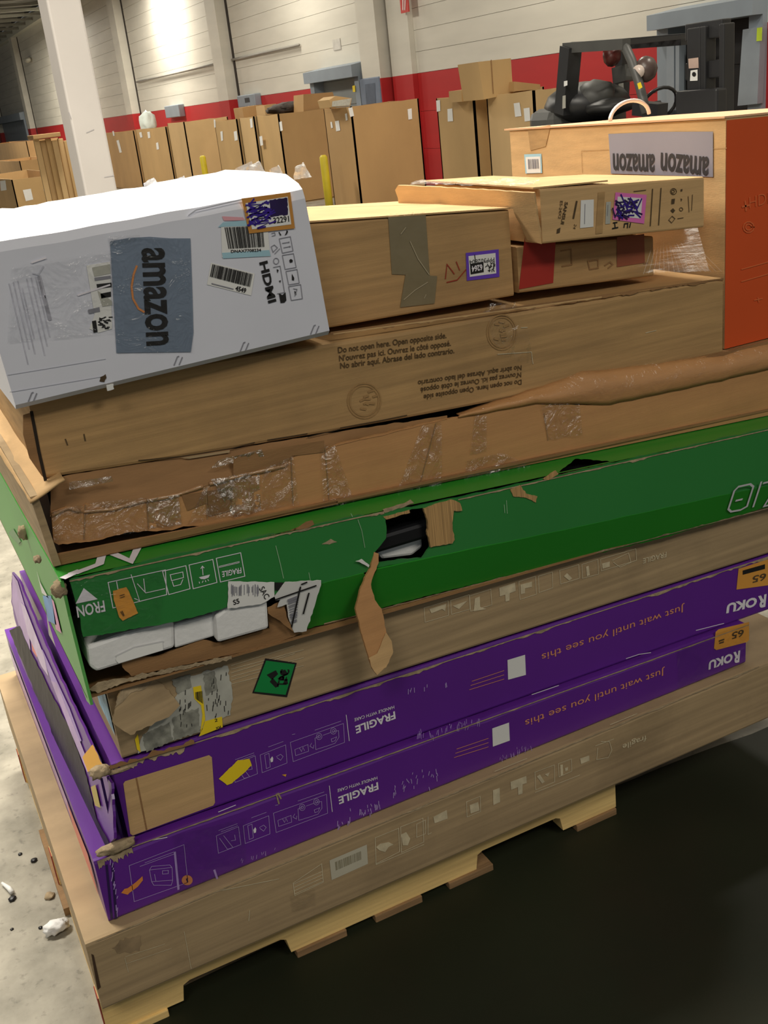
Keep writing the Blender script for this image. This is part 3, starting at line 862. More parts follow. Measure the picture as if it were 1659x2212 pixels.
# lower part of the front, pushed in below the crease
ca, cb = at((720, 1257), PG), at((1659, 1050), PG)
cc = at((1156, 1229), PY(-.03))
PL = P3(ca, cb, cc)
lowp = rough(ID(690, 1262, 786, 1238, 800, 1258, 815, 1230, 935, 1204, 1200, 1149, 1700, 1040), .6, 30, 41, closed=False) + rough(ID(1700, 1086, 1650, 1098, 1440, 1160, 1156, 1229, 900, 1293, 820, 1315, 795, 1330, 775, 1328, 662, 1358, 640, 1366, 655, 1330), 1.3, 9, 42, closed=False)
sheet('lower_panel', lowp, PL, .004, GREEN_V, g)
# shell: left end, top, bottom, back
def quad(name, pts, m, par, t, nrm):
    return board(name, pts, t, m, par, nrm)
lf = [(xg0, YG, gtop(xg0) - .004)] + [(xg0, 1.05, .965), (xg0, 1.05, .745), (xg0 + .004, .10, .742), (xg0, -.02, .728), (xg0, YG - .004, .742), (xg0, YG + .004, .80), (xg0, YG + .010, .90)]
board('end_panel', lf, .005, GREEN_LIT, g, (1, 0, 0))
topn = P3((xg0, YG, gtop(xg0)), (xg1, YG, gtop(xg1)), (xg0, 1.05, gtop(xg0)))
th = [at(q, topn) for q in rough(A8(900, 458, 940, 425, 975, 396, 1060, 402, 1140, 410), 1.0, 6, 44, closed=False)]
th.sort(key=lambda p: p.x)
xs_ = sorted(set([xg0, xg1] + [xg0 + (xg1 - xg0) * i / 24 for i in range(25)] + [p.x for p in th]))
def hole_y(x):
    if x <= th[0].x or x >= th[-1].x: return None
    for a_, b_ in zip(th[:-1], th[1:]):
        if a_.x <= x <= b_.x: return max(YG + .006, a_.y + (b_.y - a_.y) * (x - a_.x) / max(1e-6, b_.x - a_.x))
vs, fs = [], []
for x in xs_:
    h = hole_y(x) or YG + .005
    vs += [(x, YG, gtop(x)), (x, YG + .005, gtop(x)), (x, h, gtop(x)), (x, .30, gtop(x))]
for i in range(len(xs_) - 1):
    a_ = 4 * i
    fs += [(a_, a_ + 4, a_ + 5, a_ + 1), (a_ + 2, a_ + 6, a_ + 7, a_ + 3)]
me = bpy.data.meshes.new('top_panel'); me.from_pydata(vs, [], fs); link('top_panel', me, GREEN_V, g)
mesh('top_panel', [(xg0, .30, gtop(xg0)), (xg1, .30, gtop(xg1)), (xg1, 1.05, gtop(xg1)), (xg0, 1.05, gtop(xg0))], [(0, 1, 2, 3)], GREEN_V, g)
board('bottom_panel', [(xg0, YG + .02, gbot(xg0)), (xg1, YG + .03, gbot(xg1)), (xg1, 1.05, gbot(xg1)), (xg0, 1.05, gbot(xg0))], .004, KRAFT_D, g, (0, 0, 1))
board('back_panel', [(xg0, 1.05, gbot(xg0)), (xg1, 1.05, gbot(xg1)), (xg1, 1.05, gtop(xg1)), (xg0, 1.05, gtop(xg0))], .004, GREEN, g, (0, -1, 0))
board('end_panel', [(1.72, YG + .002, gtop(1.72) - .001), (1.72, 1.05, gtop(1.72) - .001), (1.72, 1.05, gbot(1.72) + .004), (1.72, YG + .03, gbot(1.72) + .004)], .004, GREEN, g, (-1, 0, 0))
# contents
box('television_back', (.30, .0, .80), (1.66, .12, .848), BLACK, g, .01)
box('television_back', (.62, -.045, .845), (1.28, .05, .880), BLACK, g, .008)
def foam(q, y, depth, par, bev=.008):
    pts = [at(p, PY(y)) for p in q]
    n = len(pts)
    vs = pts + [p + Vector((0, depth, 0)) for p in pts]
    bm = bmesh.new()
    vv = [bm.verts.new(v) for v in vs]
    bm.faces.new(vv[:n]); bm.faces.new(list(reversed(vv[n:])))
    for i in range(n): bm.faces.new((vv[i], vv[(i + 1) % n], vv[(i + 1) % n + n], vv[i + n]))
    bmesh.ops.recalc_face_normals(bm, faces=bm.faces)
    bmesh.ops.bevel(bm, geom=list(bm.edges), offset=bev, segments=2, affect='EDGES', profile=.5)
    me = bpy.data.meshes.new('foam_block'); bm.to_mesh(me); bm.free()
    return link('foam_block', me, FOAM, par)
f1 = foam(B1(625, 985, 860, 900, 1250, 800, 1255, 995, 690, 1170, 640, 1130), -.045, .14, g, .006)
sl = B1(840, 1045, 960, 990, 1165, 950, 1170, 1010, 850, 1105, 830, 1080)
decal('foam_slot', sl, PY(-.045), mat('foam_slot_face', (246, 246, 244), .5, .02), f1, .002)
strokes('groove_shade_line', [B1(835, 1050, 960, 990, 1165, 948)], PY(-.045), .0025, mat('groove_shade_line', (212, 212, 214), .6), f1, .0025)  # grey line painted for the shade of an unmodelled groove
foam(B1(1245, 830, 1540, 750, 1545, 910, 1252, 1000), -.04, .13, g, .004)
foam(B2(45, 850, 120, 790, 385, 720, 398, 930, 60, 1025), -.055, .13, g, .006)
foam(B2(1075, 405, 1160, 335, 1390, 270, 1400, 400, 1330, 455, 1130, 480), -.028, .06, g, .006)
sheet('inner_flap', rough(B2(380, 800, 500, 760, 560, 945, 610, 960, 330, 1060, 0, 1130, -500, 1240, -560, 1180, -560, 1120, -330, 1110, -40, 1000, 60, 1025, 398, 930), 1, 9, 51), PY(-.036), .004, KRAFT_D, g)
# ragged lower lip below the foam
decal('torn_lip', rough(B1(640, 1290, 700, 1240, 930, 1205, 1020, 1170, 1060, 1180, 1300, 1120, 1660, 1050, 1660, 1075, 1300, 1150, 1080, 1200, 900, 1240, 700, 1320), 2, 6, 52), PY(-.040), TORN, g, .001)
# torn-back corrugated patch and hanging strip
sheet('torn_patch', rough(B2(1405, 150, 1480, 120, 1590, 90, 1640, 110, 1655, 160, 1600, 160, 1590, 240, 1605, 350, 1590, 375, 1450, 400, 1430, 320, 1428, 220), 1.3, 6, 61), PY(YG - .004), .006, FLUTE, g)
sheet('torn_patch', rough(A8(745, 505, 780, 490, 800, 520, 840, 530, 835, 552, 800, 535, 755, 530), 1.0, 5, 62), PY(YG - .002), .002, FLUTE, g)
sheet('torn_patch', rough(A8(860, 468, 905, 438, 915, 450, 880, 472), 1.0, 5, 63), PY(YG - .002), .002, FLUTE, g)
sheet('torn_patch', rough(B2(1140, 200, 1310, 155, 1315, 175, 1160, 218), 1.0, 6, 64), PY(YG - .001), .004, FLUTE, g)
sheet('torn_patch', rough(B2(1140, 155, 1290, 110, 1320, 90, 1340, 110, 1290, 130, 1150, 175), 1.2, 6, 65), PY(YG - .001), .003, TORN, g)
sheet('torn_patch', rough(B2(385, 325, 560, 290, 640, 235, 680, 225, 690, 250, 660, 268, 480, 305), 1.0, 7, 66), PY(YG - .001), .003, KRAFT_D, g)
sheet('torn_patch', rough(B2(740, 380, 800, 345, 840, 365, 790, 380), .8, 5, 67), PY(YG - .001), .001, TORN, g)
sheet('torn_patch', rough(B2(960, 490, 1000, 475, 1050, 515, 1045, 530, 985, 495), .6, 5, 68), PY(YG - .006), .001, PAPER, g)
hp = P3(at((800, 1230), PY(-.066)), at((850, 1230), PY(-.064)), at((815, 1450), PY(-.096)))
hs = sheet('hanging_strip', rough(B2(1080, 430, 1110, 440, 1110, 500, 1085, 560, 1060, 640, 1085, 740, 1130, 800, 1160, 955, 1195, 1010, 1205, 1080, 1160, 1180, 1100, 1230, 1070, 1190, 1045, 1110, 1010, 1000, 960, 800, 985, 700, 1020, 600, 1060, 530), 1.0, 7, 71), hp, .005, KRAFT_R, g)
decal('bare_liner', rough(B2(1045, 1120, 1100, 1090, 1155, 955, 1195, 1010, 1205, 1080, 1160, 1180, 1100, 1230, 1070, 1190), 1, 6, 72), hp, KRAFT_L, hs, .002)
# labels and print on the green front
decal('shipping_label', rough(B2(130, 620, 430, 625, 432, 720, 340, 770, 125, 800), 1, 8, 81), PG, PAPER, g, .002)
sl2 = sheet('shipping_label', rough(B2(500, 625, 735, 615, 735, 645, 640, 945, 560, 955, 520, 850, 510, 770, 450, 790, 470, 740, 440, 745, 432, 720), 1, 8, 82), P3(at((600, 1260), PY(-.064)), at((690, 1260), PY(-.064)), at((650, 1360), PY(-.045))), .001, PAPER, g, .002)
decal('label_tear', rough(B2(385, 790, 480, 745, 495, 770, 510, 850, 555, 950, 470, 880, 390, 830), 1, 8, 83), PY(-.050), KRAFT_D, g, .001)
rr = random.Random(5); L = []
for i in range(28):
    x = rr.uniform(150, 330); L.append(B2(x, 640 + rr.uniform(0, 20), x, 690 + rr.uniform(0, 30)))
strokes('label_print', L, PG, .0011, INK_G, g, .003)
text('S5', B2(165, 775)[0], B2(205, 762)[0], .009, PG, INK, g, .02, .003); text('SAC', B2(330, 670)[0], B2(370, 740)[0], .010, PG, INK, g, .01, .003)
decal('label_print', B2(432, 628, 490, 628, 495, 675, 435, 680), PG, INK, g, .003)
pls = P3(at((600, 1260), PY(-.064)), at((690, 1260), PY(-.064)), at((650, 1360), PY(-.045)))
strokes('label_print', [B2(600, 660, 540, 930), B2(620, 830, 655, 700), B2(610, 640, 640, 628), B2(440, 740, 700, 650)], pls, .003, INK, sl2, .0045)
barcode(B2(515, 740, 540, 900, 575, 890, 590, 710), pls, INK_G, sl2, 6, 10, .004)
decal('orange_sticker', rough(B1(810, 585, 905, 558, 925, 590, 990, 745, 880, 800, 855, 775, 815, 650), .5, 6, 84), PG, LAB_O, g, .0025)
strokes('sticker_mark', [B1(860, 620, 890, 610), B1(862, 635, 892, 625), B1(865, 735, 885, 765), B1(875, 730, 890, 760)], PG, .0012, INK_B, g, .004)
decal('print_triangle', B1(600, 565, 700, 645, 542, 678), PG, INK_W, g)
text('FRON', B1(745, 655)[0], B1(545, 700)[0], .019, PG, INK_W, g, .02)
for q in (B1(775, 525, 1185, 435, 1195, 612, 810, 708), B1(1165, 445, 1332, 405, 1362, 570, 1210, 612), B1(1355, 400, 1525, 360, 1555, 525, 1385, 570), B1(1550, 352, 1725, 312, 1755, 480, 1580, 522)):
    strokes('printed_icon', [quadbox(q)], PG, .0014, INK_W, g)
strokes('printed_icon', [B1(835, 515, 850, 600), B1(965, 640, 1000, 655, 940, 470), B1(985, 535, 1045, 600, 1180, 570), B1(1040, 590, 1030, 500), B1(1220, 470, 1310, 450, 1315, 490, 1230, 512, 1220, 470), B1(1235, 520, 1245, 552, 1295, 540, 1310, 505), B1(1455, 470, 1450, 410), B1(1440, 425, 1450, 408, 1462, 420), B1(1430, 530, 1428, 522), B1(1450, 525, 1455, 515), B1(1475, 520, 1472, 512), B1(1495, 512, 1490, 505)], PG, .0013, INK_W, g)
decal('printed_icon', B1(1425, 488, 1505, 468, 1495, 490, 1465, 502, 1440, 500), PG, INK_W, g)
text('FRAGILE', B1(1728, 418)[0], B1(1590, 448)[0], .010, PG, INK_W, g, .02)
strokes('printed_icon', [B1(1570, 410, 1715, 375), B1(1570, 418, 1715, 383)], PG, .001, INK_W, g)
# the letters on the green top and the big name at the right
strokes('top_lettering', [[(142, 1246), (155, 1240)], [(160, 1237), (165, 1235)], [(170, 1235), (215, 1218), (221, 1196)], [(250, 1198), (283, 1212), (300, 1178)]], topn, .014, INK_W, g, .002)
zq = B3(1520, 112, 1575, 100, 1590, 112, 1560, 205, 1530, 222, 1485, 230, 1472, 218, 1500, 132)
strokes('name_lettering', [quadbox(zq), B3(1627, 92, 1590, 205), B3(1640, 95, 1720, 75, 1640, 205, 1720, 185), B3(1510, 178, 1535, 172)], PL, .0052, INK_W, g, .003)
wear((150, 1256), (830, 1106), PG, .006, TORN, g, 31, n=110, bias=.08)
wear((990, 1080), (1690, 922), PG, .005, TORN, g, 32, n=90, bias=.05)
wear((700, 1348), (1690, 1090), PL, .006, TORN, g, 33, n=120, bias=.15, side=-1)
strokes('crease', [B2(440, 390, 470, 510, 490, 600), B2(930, 180, 940, 200), B2(975, 220, 1000, 290, 1020, 400), B2(950, 210, 1130, 170), B2(655, 565, 665, 615), A8(730, 545, 733, 590), A8(722, 560, 724, 588)], PG, .0012, mat('crease_pale', (150, 190, 150), .6), g)
for q, s in ((B1(90, 95, 150, 90, 235, 190, 175, 240, 130, 190), 1), (B1(350, 600, 430, 505, 475, 520, 470, 600, 380, 640), 2), (B1(240, 360, 280, 335, 300, 350, 250, 385), 3)):
    c = sum((at(p, PY(-.05)) for p in q), Vector()) / len(q)
    if s == 1: c = at((52, 1150), PX(.109))
    lump('torn_corner', c, (.012, .012, .014) if s < 3 else (.006, .01, .006), TORN, g, s + 20)
# film over the print at the left
crumple('clear_tape', [at(q, PG, .004) for q in B1(600, 900, 1150, 810, 1180, 400, 480, 500)], 30, 18, .0012, FILM, g, 14)
# printed pictures on its left end
QG = PX(xg0)
for q, m in ((B1(262, 440, 285, 520, 350, 640, 300, 600), PAPER), (B1(305, 620, 365, 620, 405, 830, 345, 800), BLUE_P), (B1(370, 640, 385, 660, 440, 890, 400, 860), PINK_P), (B1(325, 690, 345, 800, 400, 990, 350, 900), PAPER_G), (B1(60, 170, 95, 140, 150, 230, 130, 250), GREEN)):
    decal('print_or_sheen', q, QG, m, g, .002)
# ================================================================== upper cartons
# ---- crushed flat carton with shiny tape on the green one
YT = 0.014
PT = PY(YT)
t_ = thing('crushed_carton', 'crushed flat brown carton wrapped in shiny clear tape, on the green one', 'box', (0.9, 0.5, .97))
ttop = lambda x: 1.100 + (1.026 - 1.100) * (x - .12) / 1.45
tbot = lambda x: .972 + (.880 - .972) * (x - .12) / 1.5
# inner bulk (hidden under the long carton), front panel, bottom ledge, left upright, crumpled top
board('bottom_panel', [(.118, -.006, tbot(.118)), (.62, .004, tbot(.62) + .002), (1.73, 0.012, tbot(1.73)), (1.73, 1.06, tbot(1.73)), (.118, 1.06, tbot(.118))], .005, KRAFT_D, t_, (0, 0, 1))
board('ledge_lip', [(.118, -.006, tbot(.118)), (.62, .004, tbot(.62)), (.62, .004, tbot(.62) + .006), (.118, -.008, tbot(.118) + .02)], .004, KRAFT_D, t_, (0, 1, .2))
fp_top = rough(A7(262, 605, 340, 578, 405, 610, 440, 565, 560, 590, 720, 550, 900, 520, 1060, 465, 1190, 430, 1460, 370, 1490, 315, 1660, 288), 1.0, 9, 3, closed=False)
fp_top += rough(A8(130, 345, 480, 262, 540, 250, 850, 198, 1000, 205, 1100, 203, 1300, 160, 1700, 72), 1.0, 12, 4, closed=False)
fp_bot = rough(A8(1700, 275, 1659, 282, 1400, 355, 1130, 425, 840, 465, 700, 470, 420, 505, 180, 550, 80, 572), 1.2, 10, 5, closed=False)
fp_bot += rough(A7(1620, 590, 1530, 578, 1500, 600, 1060, 680, 940, 680, 880, 700, 780, 705, 660, 710, 480, 755, 300, 775, 275, 760), 1.2, 9, 6, closed=False)
fp = [at(q, PT) for q in fp_top + fp_bot]
for p in fp: p.z = max(p.z, gtop(p.x) + .002)
board('front_panel', fp, .005, KRAFT_R, t_, (0, 1, 0))
mesh('dark_gap_sheet', [(.14, .09, tbot(.14) + .006), (1.70, .09, tbot(1.7) + .006), (1.70, .09, ttop(1.7) - .006), (.14, .09, ttop(.14) - .006)], [(0, 1, 2, 3)], BLACK, t_)  # black sheet, the dark inside the carton put into its colour
# left upright
board('end_panel', [(.112, -.012, tbot(.112) + .002), (.102, -.016, ttop(.1) - .002), (.108, 1.06, ttop(.1)), (.112, 1.06, tbot(.1))], .012, KRAFT_G, t_, (1, 0, 0))
# wrinkled rounded top rim on the left
crumple('top_rim', [(.094, 1.0, 1.085), (.100, -.028, 1.092), (.160, -.018, 1.112), (.150, 1.0, 1.128)], 40, 6, .006, KRAFT_L, t_, 6, .003, 12)
# top board sagging from under the long carton down to the front panel
tpv, tpf = [], []
bkl = [(96, 1038), (300, 1003), (500, 972), (700, 940), (966, 900)]
frl = [(108, 1112), (150, 1094), (175, 1104), (240, 1098), (305, 1081), (380, 1068), (447, 1045), (502, 1030), (616, 1004), (629, 983), (700, 970), (729, 960), (942, 909), (978, 901)]
def px_at(P, u):
    for (x0, y0), (x1, y1) in zip(P[:-1], P[1:]):
        if u <= x1: return y0 + (y1 - y0) * (u - x0) / (x1 - x0)
    return P[-1][1]
NU, NV = 90, 5
for i in range(NU + 1):
    u = 108 + (966 - 108) * i / NU
    a = at((u, px_at(frl, u) + 3), PY(YT - .001)); c_ = at((u, px_at(bkl, u) - 3), PY(.040))
    for j in range(NV + 1):
        v = j / NV
        p = a.lerp(c_, v)
        p = p + Vector((0, 0, .0025 * noise.noise(p * 40) - .004 * math.sin(v * math.pi)))
        tpv.append(p)
tpf = [(i * (NV + 1) + j, (i + 1) * (NV + 1) + j, (i + 1) * (NV + 1) + j + 1, i * (NV + 1) + j + 1) for i in range(NU) for j in range(NV)]
mesh('top_panel', tpv, tpf, KRAFT_D, t_, smooth=True)
for q_ in (((150, 1058), (245, 1040), (240, 1028), (150, 1042)), ((455, 1012), (570, 985), (565, 970), (470, 995))):
    crumple('tape_scrap', [at(p, PY(.012)) for p in q_], 14, 6, .004, SPARK, t_, 3, 0, 60)
# the raised, curled top at the right
fr = [(990, 903), (1160, 874), (1320, 874), (1440, 848), (1560, 822), (1700, 790)]
bk = [(985, 893), (1120, 850), (1255, 803), (1400, 788), (1560, 764), (1700, 728)]
vs = []
nu, nv = 40, 7
def along(P, t, y):
    s = t * (len(P) - 1); i = min(int(s), len(P) - 2); f = s - i
    return at((P[i][0] + (P[i + 1][0] - P[i][0]) * f, P[i][1] + (P[i + 1][1] - P[i][1]) * f), PY(y))
for i in range(nu + 1):
    for j in range(nv + 1):
        t, v = i / nu, j / nv
        p = along(fr, t, YT - .002).lerp(along(bk, t, .034), v)
        p = p + Vector((0, -.012 * math.sin(v * math.pi), .004 * math.sin(v * math.pi) + .003 * noise.noise(p * 25)))
        vs.append(p)
fs = [(i * (nv + 1) + j, (i + 1) * (nv + 1) + j, (i + 1) * (nv + 1) + j + 1, i * (nv + 1) + j + 1) for i in range(nu) for j in range(nv)]
o = mesh('curled_top', vs, fs, KRAFT_R, t_, smooth=True)
o.modifiers.new('t', 'SOLIDIFY').thickness = .003
o2 = mesh('clear_tape', [v + Vector((0, -.003, .003)) for v in vs], fs, FILM, t_, smooth=True)
# support under the orange carton
box('side_fold', (1.50, .03, tbot(1.55) + .006), (1.73, 1.05, 1.03), KRAFT_D, t_)
box('inner_fold', (.2, .12, .976), (1.5, 1.03, 1.004), KRAFT_D, t_)
# tape folded over the top edge of the front panel
for (u0, u1) in ((112, 175), (180, 318), (318, 440), (452, 625)):
    pp = [at((u, px_at(frl, u) + 2), PY(YT - .001)) for u in range(u0, u1 + 1, 6)]
    tube('folded_tape', pp, [.0035 + .0015 * noise.noise(p * 60) for p in pp], mat('folded_tape_%d' % u0, (176, 136, 98), .22, .1, 20, bump=.3, bump_scale=60, coat=.6), t_, 8)
board('end_panel', [(1.70, YT + .004, tbot(1.70) + .005), (1.70, 1.05, tbot(1.70) + .005), (1.70, 1.05, 1.02), (1.70, YT + .02, 1.02)], .004, KRAFT_R, t_, (-1, 0, 0))
# shiny tape patches on the front
def patch(q, seed, amp=.003, nu=26, nv=14, m=None, pl=PT, par=None, off=.004, fr=60):
    return crumple('shiny_tape', [at(p, pl, off) for p in q], nu, nv, amp, m or FILM_S, par or t_, seed, 0, fr)
patch(A7(275, 760, 430, 745, 425, 570, 265, 600), 1)
patch(A7(430, 750, 770, 700, 760, 530, 430, 565), 2, .0015)
patch(A7(770, 695, 930, 672, 915, 515, 750, 540), 3, .008, 40, 30, SPARK)
patch(A7(960, 670, 1230, 620, 1200, 430, 1050, 470), 4, .003)
patch(A7(1200, 640, 1340, 600, 1330, 395, 1080, 440), 5, .008, 36, 30, SPARK)
patch(A7(1340, 600, 1530, 570, 1500, 320, 1340, 390), 6, .003)
patch(A8(80, 570, 190, 550, 120, 345, 70, 360), 7, .004)
patch(A8(340, 520, 500, 490, 500, 265, 430, 280), 8, .004)
patch(A8(580, 480, 850, 440, 720, 375, 590, 400), 9, .004)
patch(A8(600, 385, 660, 370, 660, 240, 620, 240), 10, .003)
patch(A8(880, 330, 1000, 310, 990, 200, 850, 200), 11, .003)
for i, q in enumerate((A7(430, 745, 436, 570), A7(760, 690, 752, 540), A7(1062, 640, 1056, 480), A7(1500, 560, 1490, 320), A8(102, 560, 85, 345), A8(420, 500, 480, 270), A8(878, 330, 865, 235))):
    strokes('tape_edge', [q], PT, .0014, mat('tape_edge_%d' % i, (160, 130, 96), .5, .1), t_, .002)
for q, m in ((A7(1195, 320, 1660, 240, 1660, 300, 1490, 320, 1460, 372, 1195, 430), KRAFT_D), (A7(930, 520, 1060, 500, 1060, 560, 960, 600), TAPE_B), (A7(1060, 500, 1190, 480, 1185, 600, 1070, 630), TAPE_B)):
    decal('tape_strip', q, PT, m, t_, .0018)

# ---- long brown carton with the printed opening advice
YLB = .035
PLB = PY(YLB)
lb = thing('long_carton', 'long brown carton printed with three lines of opening advice and round stamps', 'box', (.85, .4, 1.1))
lx1 = xz((1561, 690), YLB)[0]
lzb = (xz((95, 1035), YLB)[1], xz((1553, 766), YLB)[1])
lzt = (1.249, xz((1564, 601), YLB)[1])
carton('body', .138, lx1, YLB, .70, lzb, lzt, KRAFT, lb, 12, jit=.002, sag=.0125)
lk = lambda *c: [(300 + c[i] / 2.765, 900 + c[i + 1] / 2.765) for i in range(0, len(c), 2)]
strokes('seam_line', [lk(0, 262, 250, 238, 545, 192, 690, 155), lk(770, 140, 1005, 102), lk(1010, 122, 1200, 75), lk(1205, 68, 1450, 22, 1600, -8)], PLB, .0018, mat('seam_dark', (70, 54, 34), .9), lb)
decal('folded_strip', lk(250, 245, 545, 200, 540, 215, 300, 252), PLB, KRAFT_G, lb, .0018)
INKT = mat('stencil_ink', (88, 66, 38), 0.8, 0.25, 80)
text('Do not open here. Open opposite side.', A5(268, 1222)[0], A5(962, 1125)[0], .0105, PLB, INKT, lb, .015)
text("N'ouvrez pas ici. Ouvrez le côté opposé.", A5(275, 1275)[0], A5(990, 1175)[0], .0105, PLB, INKT, lb, .015)
text('No abrir aquí. Abrase del lado contrario.', A5(282, 1322)[0], A5(1012, 1222)[0], .0105, PLB, INKT, lb, .015)
text('Do not open here. Open opposite side', A5(1442, 1392)[0], A5(815, 1490)[0], .0098, PLB, INKT, lb, .015)
text("N'ouvrez pas ici. Ouvrez le côté opposé", A5(1440, 1345)[0], A5(795, 1445)[0], .0098, PLB, INKT, lb, .015)
text('No abrir aquí. Abrase del lado contrario', A5(1442, 1300)[0], A5(778, 1400)[0], .0098, PLB, INKT, lb, .015)
STAMP = mat('stamp_ink', (166, 130, 84), 0.8, 0.15, 60)
def stamp(c, rx, ry, n):
    L = []
    for k in (1.0, .86):
        L.append([(c[0] + rx * k * math.cos(t * math.pi / 14), c[1] + ry * k * math.sin(t * math.pi / 14)) for t in range(29)])
    strokes('round_stamp', L, PLB, .0025, STAMP, lb)
    rr = random.Random(n)
    M = []
    for i in range(9):
        a = rr.uniform(0, 6.28); r = rr.uniform(.1, .7)
        p = (c[0] + rx * r * math.cos(a), c[1] + ry * r * math.sin(a))
        M.append([p, (p[0] + rr.uniform(4, 10), p[1] + rr.uniform(-4, 2))])
    strokes('stamp_print', M, PLB, .004, STAMP, lb, .0015)
stamp((1084, 718), 32, 38, 3); stamp((787, 866), 36, 38, 4)
wear((714, 719), (1563, 602), PLB, .010, KRAFT_D, lb, 41, n=110, bias=.25)
wear((720, 722), (1300, 642), PLB, .004, KRAFT_L, lb, 42, n=80, bias=.15, off=.002)
for q in (A7(335, 235, 345, 262), A7(430, 210, 436, 240)): strokes('staple', [q], PLB, .002, INK_B, lb)
decal('split_corner', A7(118, 110, 165, 95, 235, 440, 212, 420, 150, 330, 118, 210), PLB, KRAFT_D, lb, .0015)
strokes('split_edge', [A7(162, 98, 200, 300, 232, 440)], PLB, .005, mat('split_dark', (38, 28, 18), .9), lb, .002)
crumple('clear_tape', [at(q, PLB, .003) for q in A5(1230, 1000, 1480, 1060, 1520, 1300, 1280, 1240)], 14, 14, .002, FILM, lb, 4)
strokes('tape_edge', [A6(940, 1332, 1000, 1318), A5(1440, 1060, 1478, 1058), A5(1290, 1230, 1505, 1215, 1515, 1290)], PLB, .0014, INK_P, lb)
crumple('corner_tape', [at(q, PY(YLB - .003)) for q in A5(1195, 965, 1415, 935, 1400, 895, 1240, 905)], 18, 6, .004, FILM_S, lb, 9, 0, 60)

# ---- white carton
YW = -.005
PW = PY(YW)
w = thing('white_carton', 'white carton with dark grey tape strip and barcodes, at the front left', 'box', (.35, .2, 1.25))
wbl, wbr = at((36, 886), PW), at((713, 724), PW)
wtr = at((655, 398), PW); wtl_z = at((0, 512), PW).z
vs, fs = [], []
n = 26; wd = .42
for i in range(n + 1):
    t = i / n
    xb = wbl.x + (wbr.x - wbl.x) * t
    xt = (wbl.x - .012) + (wtr.x - wbl.x + .012) * t
    zb = wbl.z + (wbr.z - wbl.z) * t
    zt = wtl_z + (wtr.z - wtl_z) * t + .003 * noise.noise(Vector((t * 6, 3, 0)))
    bul = .012 * math.sin(t * 3.1)
    up_ = .010 * max(0, (t - .55) / .45) ** 1.5
    prof = [(xb, YW + .008, zb), (xb, YW, zb + .008), (xb * .5 + xt * .5, YW, (zb + zt) / 2), (xt, YW, zt - .022), (xt, YW + .006, zt - .008), (xt, YW + .020, zt + .001), (xt, YW + .07, zt + .005 + up_), (xt + .004, YW + wd * .5, zt + .008 + up_ + bul * .4 + .004 * noise.noise(Vector((t * 9, 8, 0)))),
            (xt + .008, YW + wd - .012, zt + .012 + up_ * .6 + .006 * noise.noise(Vector((t * 14, 1, 0)))), (xt + .008, YW + wd, zt), (xb + .004, YW + wd, zb + .008), (xb, YW + wd - .01, zb)]
    k = len(prof); vs += prof
    if i:
        a, b = (i - 1) * k, i * k
        fs += [(a + j, a + (j + 1) % k, b + (j + 1) % k, b + j) for j in range(k)]
fs += [tuple(range(k)), tuple(reversed(range(n * k, n * k + k)))]
mesh('body', vs, fs, WHITEB, w)
# tape with the shop name
decal('printed_tape', A4(548, 395, 640, 378, 745, 372, 850, 380, 948, 380, 958, 660, 963, 850, 950, 945, 580, 950, 572, 800, 560, 600), PW, TAPE_G, w, .0016)
text('amazon', A4(710, 428)[0], A4(735, 915)[0], .040, PW, INK, w, .025, .0026, cap=.56)
strokes('smile_print', [A4(680, 520, 665, 560, 655, 620, 662, 680, 690, 730, 715, 745)], PW, .0032, SMILE, w, .0026)
crumple('clear_tape', [at(q, PW, .004) for q in A4(580, 950, 960, 945, 945, 380, 545, 370)], 24, 28, .0012, FILM, w, 17)
crumple('clear_tape', [at(q, PW, .004) for q in A4(40, 900, 570, 850, 555, 440, 60, 520)], 24, 18, .0014, FILM, w, 18)
crumple('tape_crinkle', [at(q, PW, .004) for q in A4(545, 420, 700, 385, 695, 362, 540, 370)], 14, 5, .003, FILM_S, w, 19, 0, 70)
# clipped carrier label
decal('paper_label', A4(430, 515, 548, 495, 558, 830, 490, 850, 445, 830, 470, 760), PW, PAPER, w, .001)
for q, m in ((A4(458, 525, 548, 508, 550, 555, 470, 570), PAPER_G), (A4(470, 575, 550, 565, 552, 580, 472, 592), INK_G), (A4(480, 608, 555, 600, 556, 622, 485, 632), INK), (A4(500, 655, 552, 645, 553, 670, 504, 680), INK), (A4(485, 640, 556, 690, 558, 712, 510, 720), PAPER_G), (A4(438, 735, 495, 722, 498, 745, 442, 755), INK_G), (A4(458, 792, 478, 788, 486, 845, 466, 850), INK)):
    decal('label_print', q, PW, m, w, .0017)
rr = random.Random(7); L = []
for i in range(26):
    L.append(A4(*(lambda x, y: (x, y, x + rr.uniform(6, 16), y + rr.uniform(-4, 6)))(rr.uniform(488, 545), rr.uniform(770, 830))))
strokes('label_print', L, PW, .0016, INK, w, .0017)
# faint printed paragraphs running down the left
L = []
for k in range(8):
    x_, y_ = 45 + 22 * k, 605 - 6 * k + (40 if k == 3 else 0)
    ln = (400, 330, 360, 250, 380, 340, 300, 220)[k]
    L.append(A4(x_, y_, x_ + .235 * ln, y_ + ln))
strokes('small_print', L, PW, .0011, mat('faint_ink', (202, 202, 214), .6, .2, 80), w)
strokes('small_print', [A4(196 + .25 * t, 575 + t, 196 + .25 * (t + 9), 584 + t) for t in range(0, 200, 14)], PW, .005, mat('worn_ink', (168, 168, 180), .6, .3, 80), w)
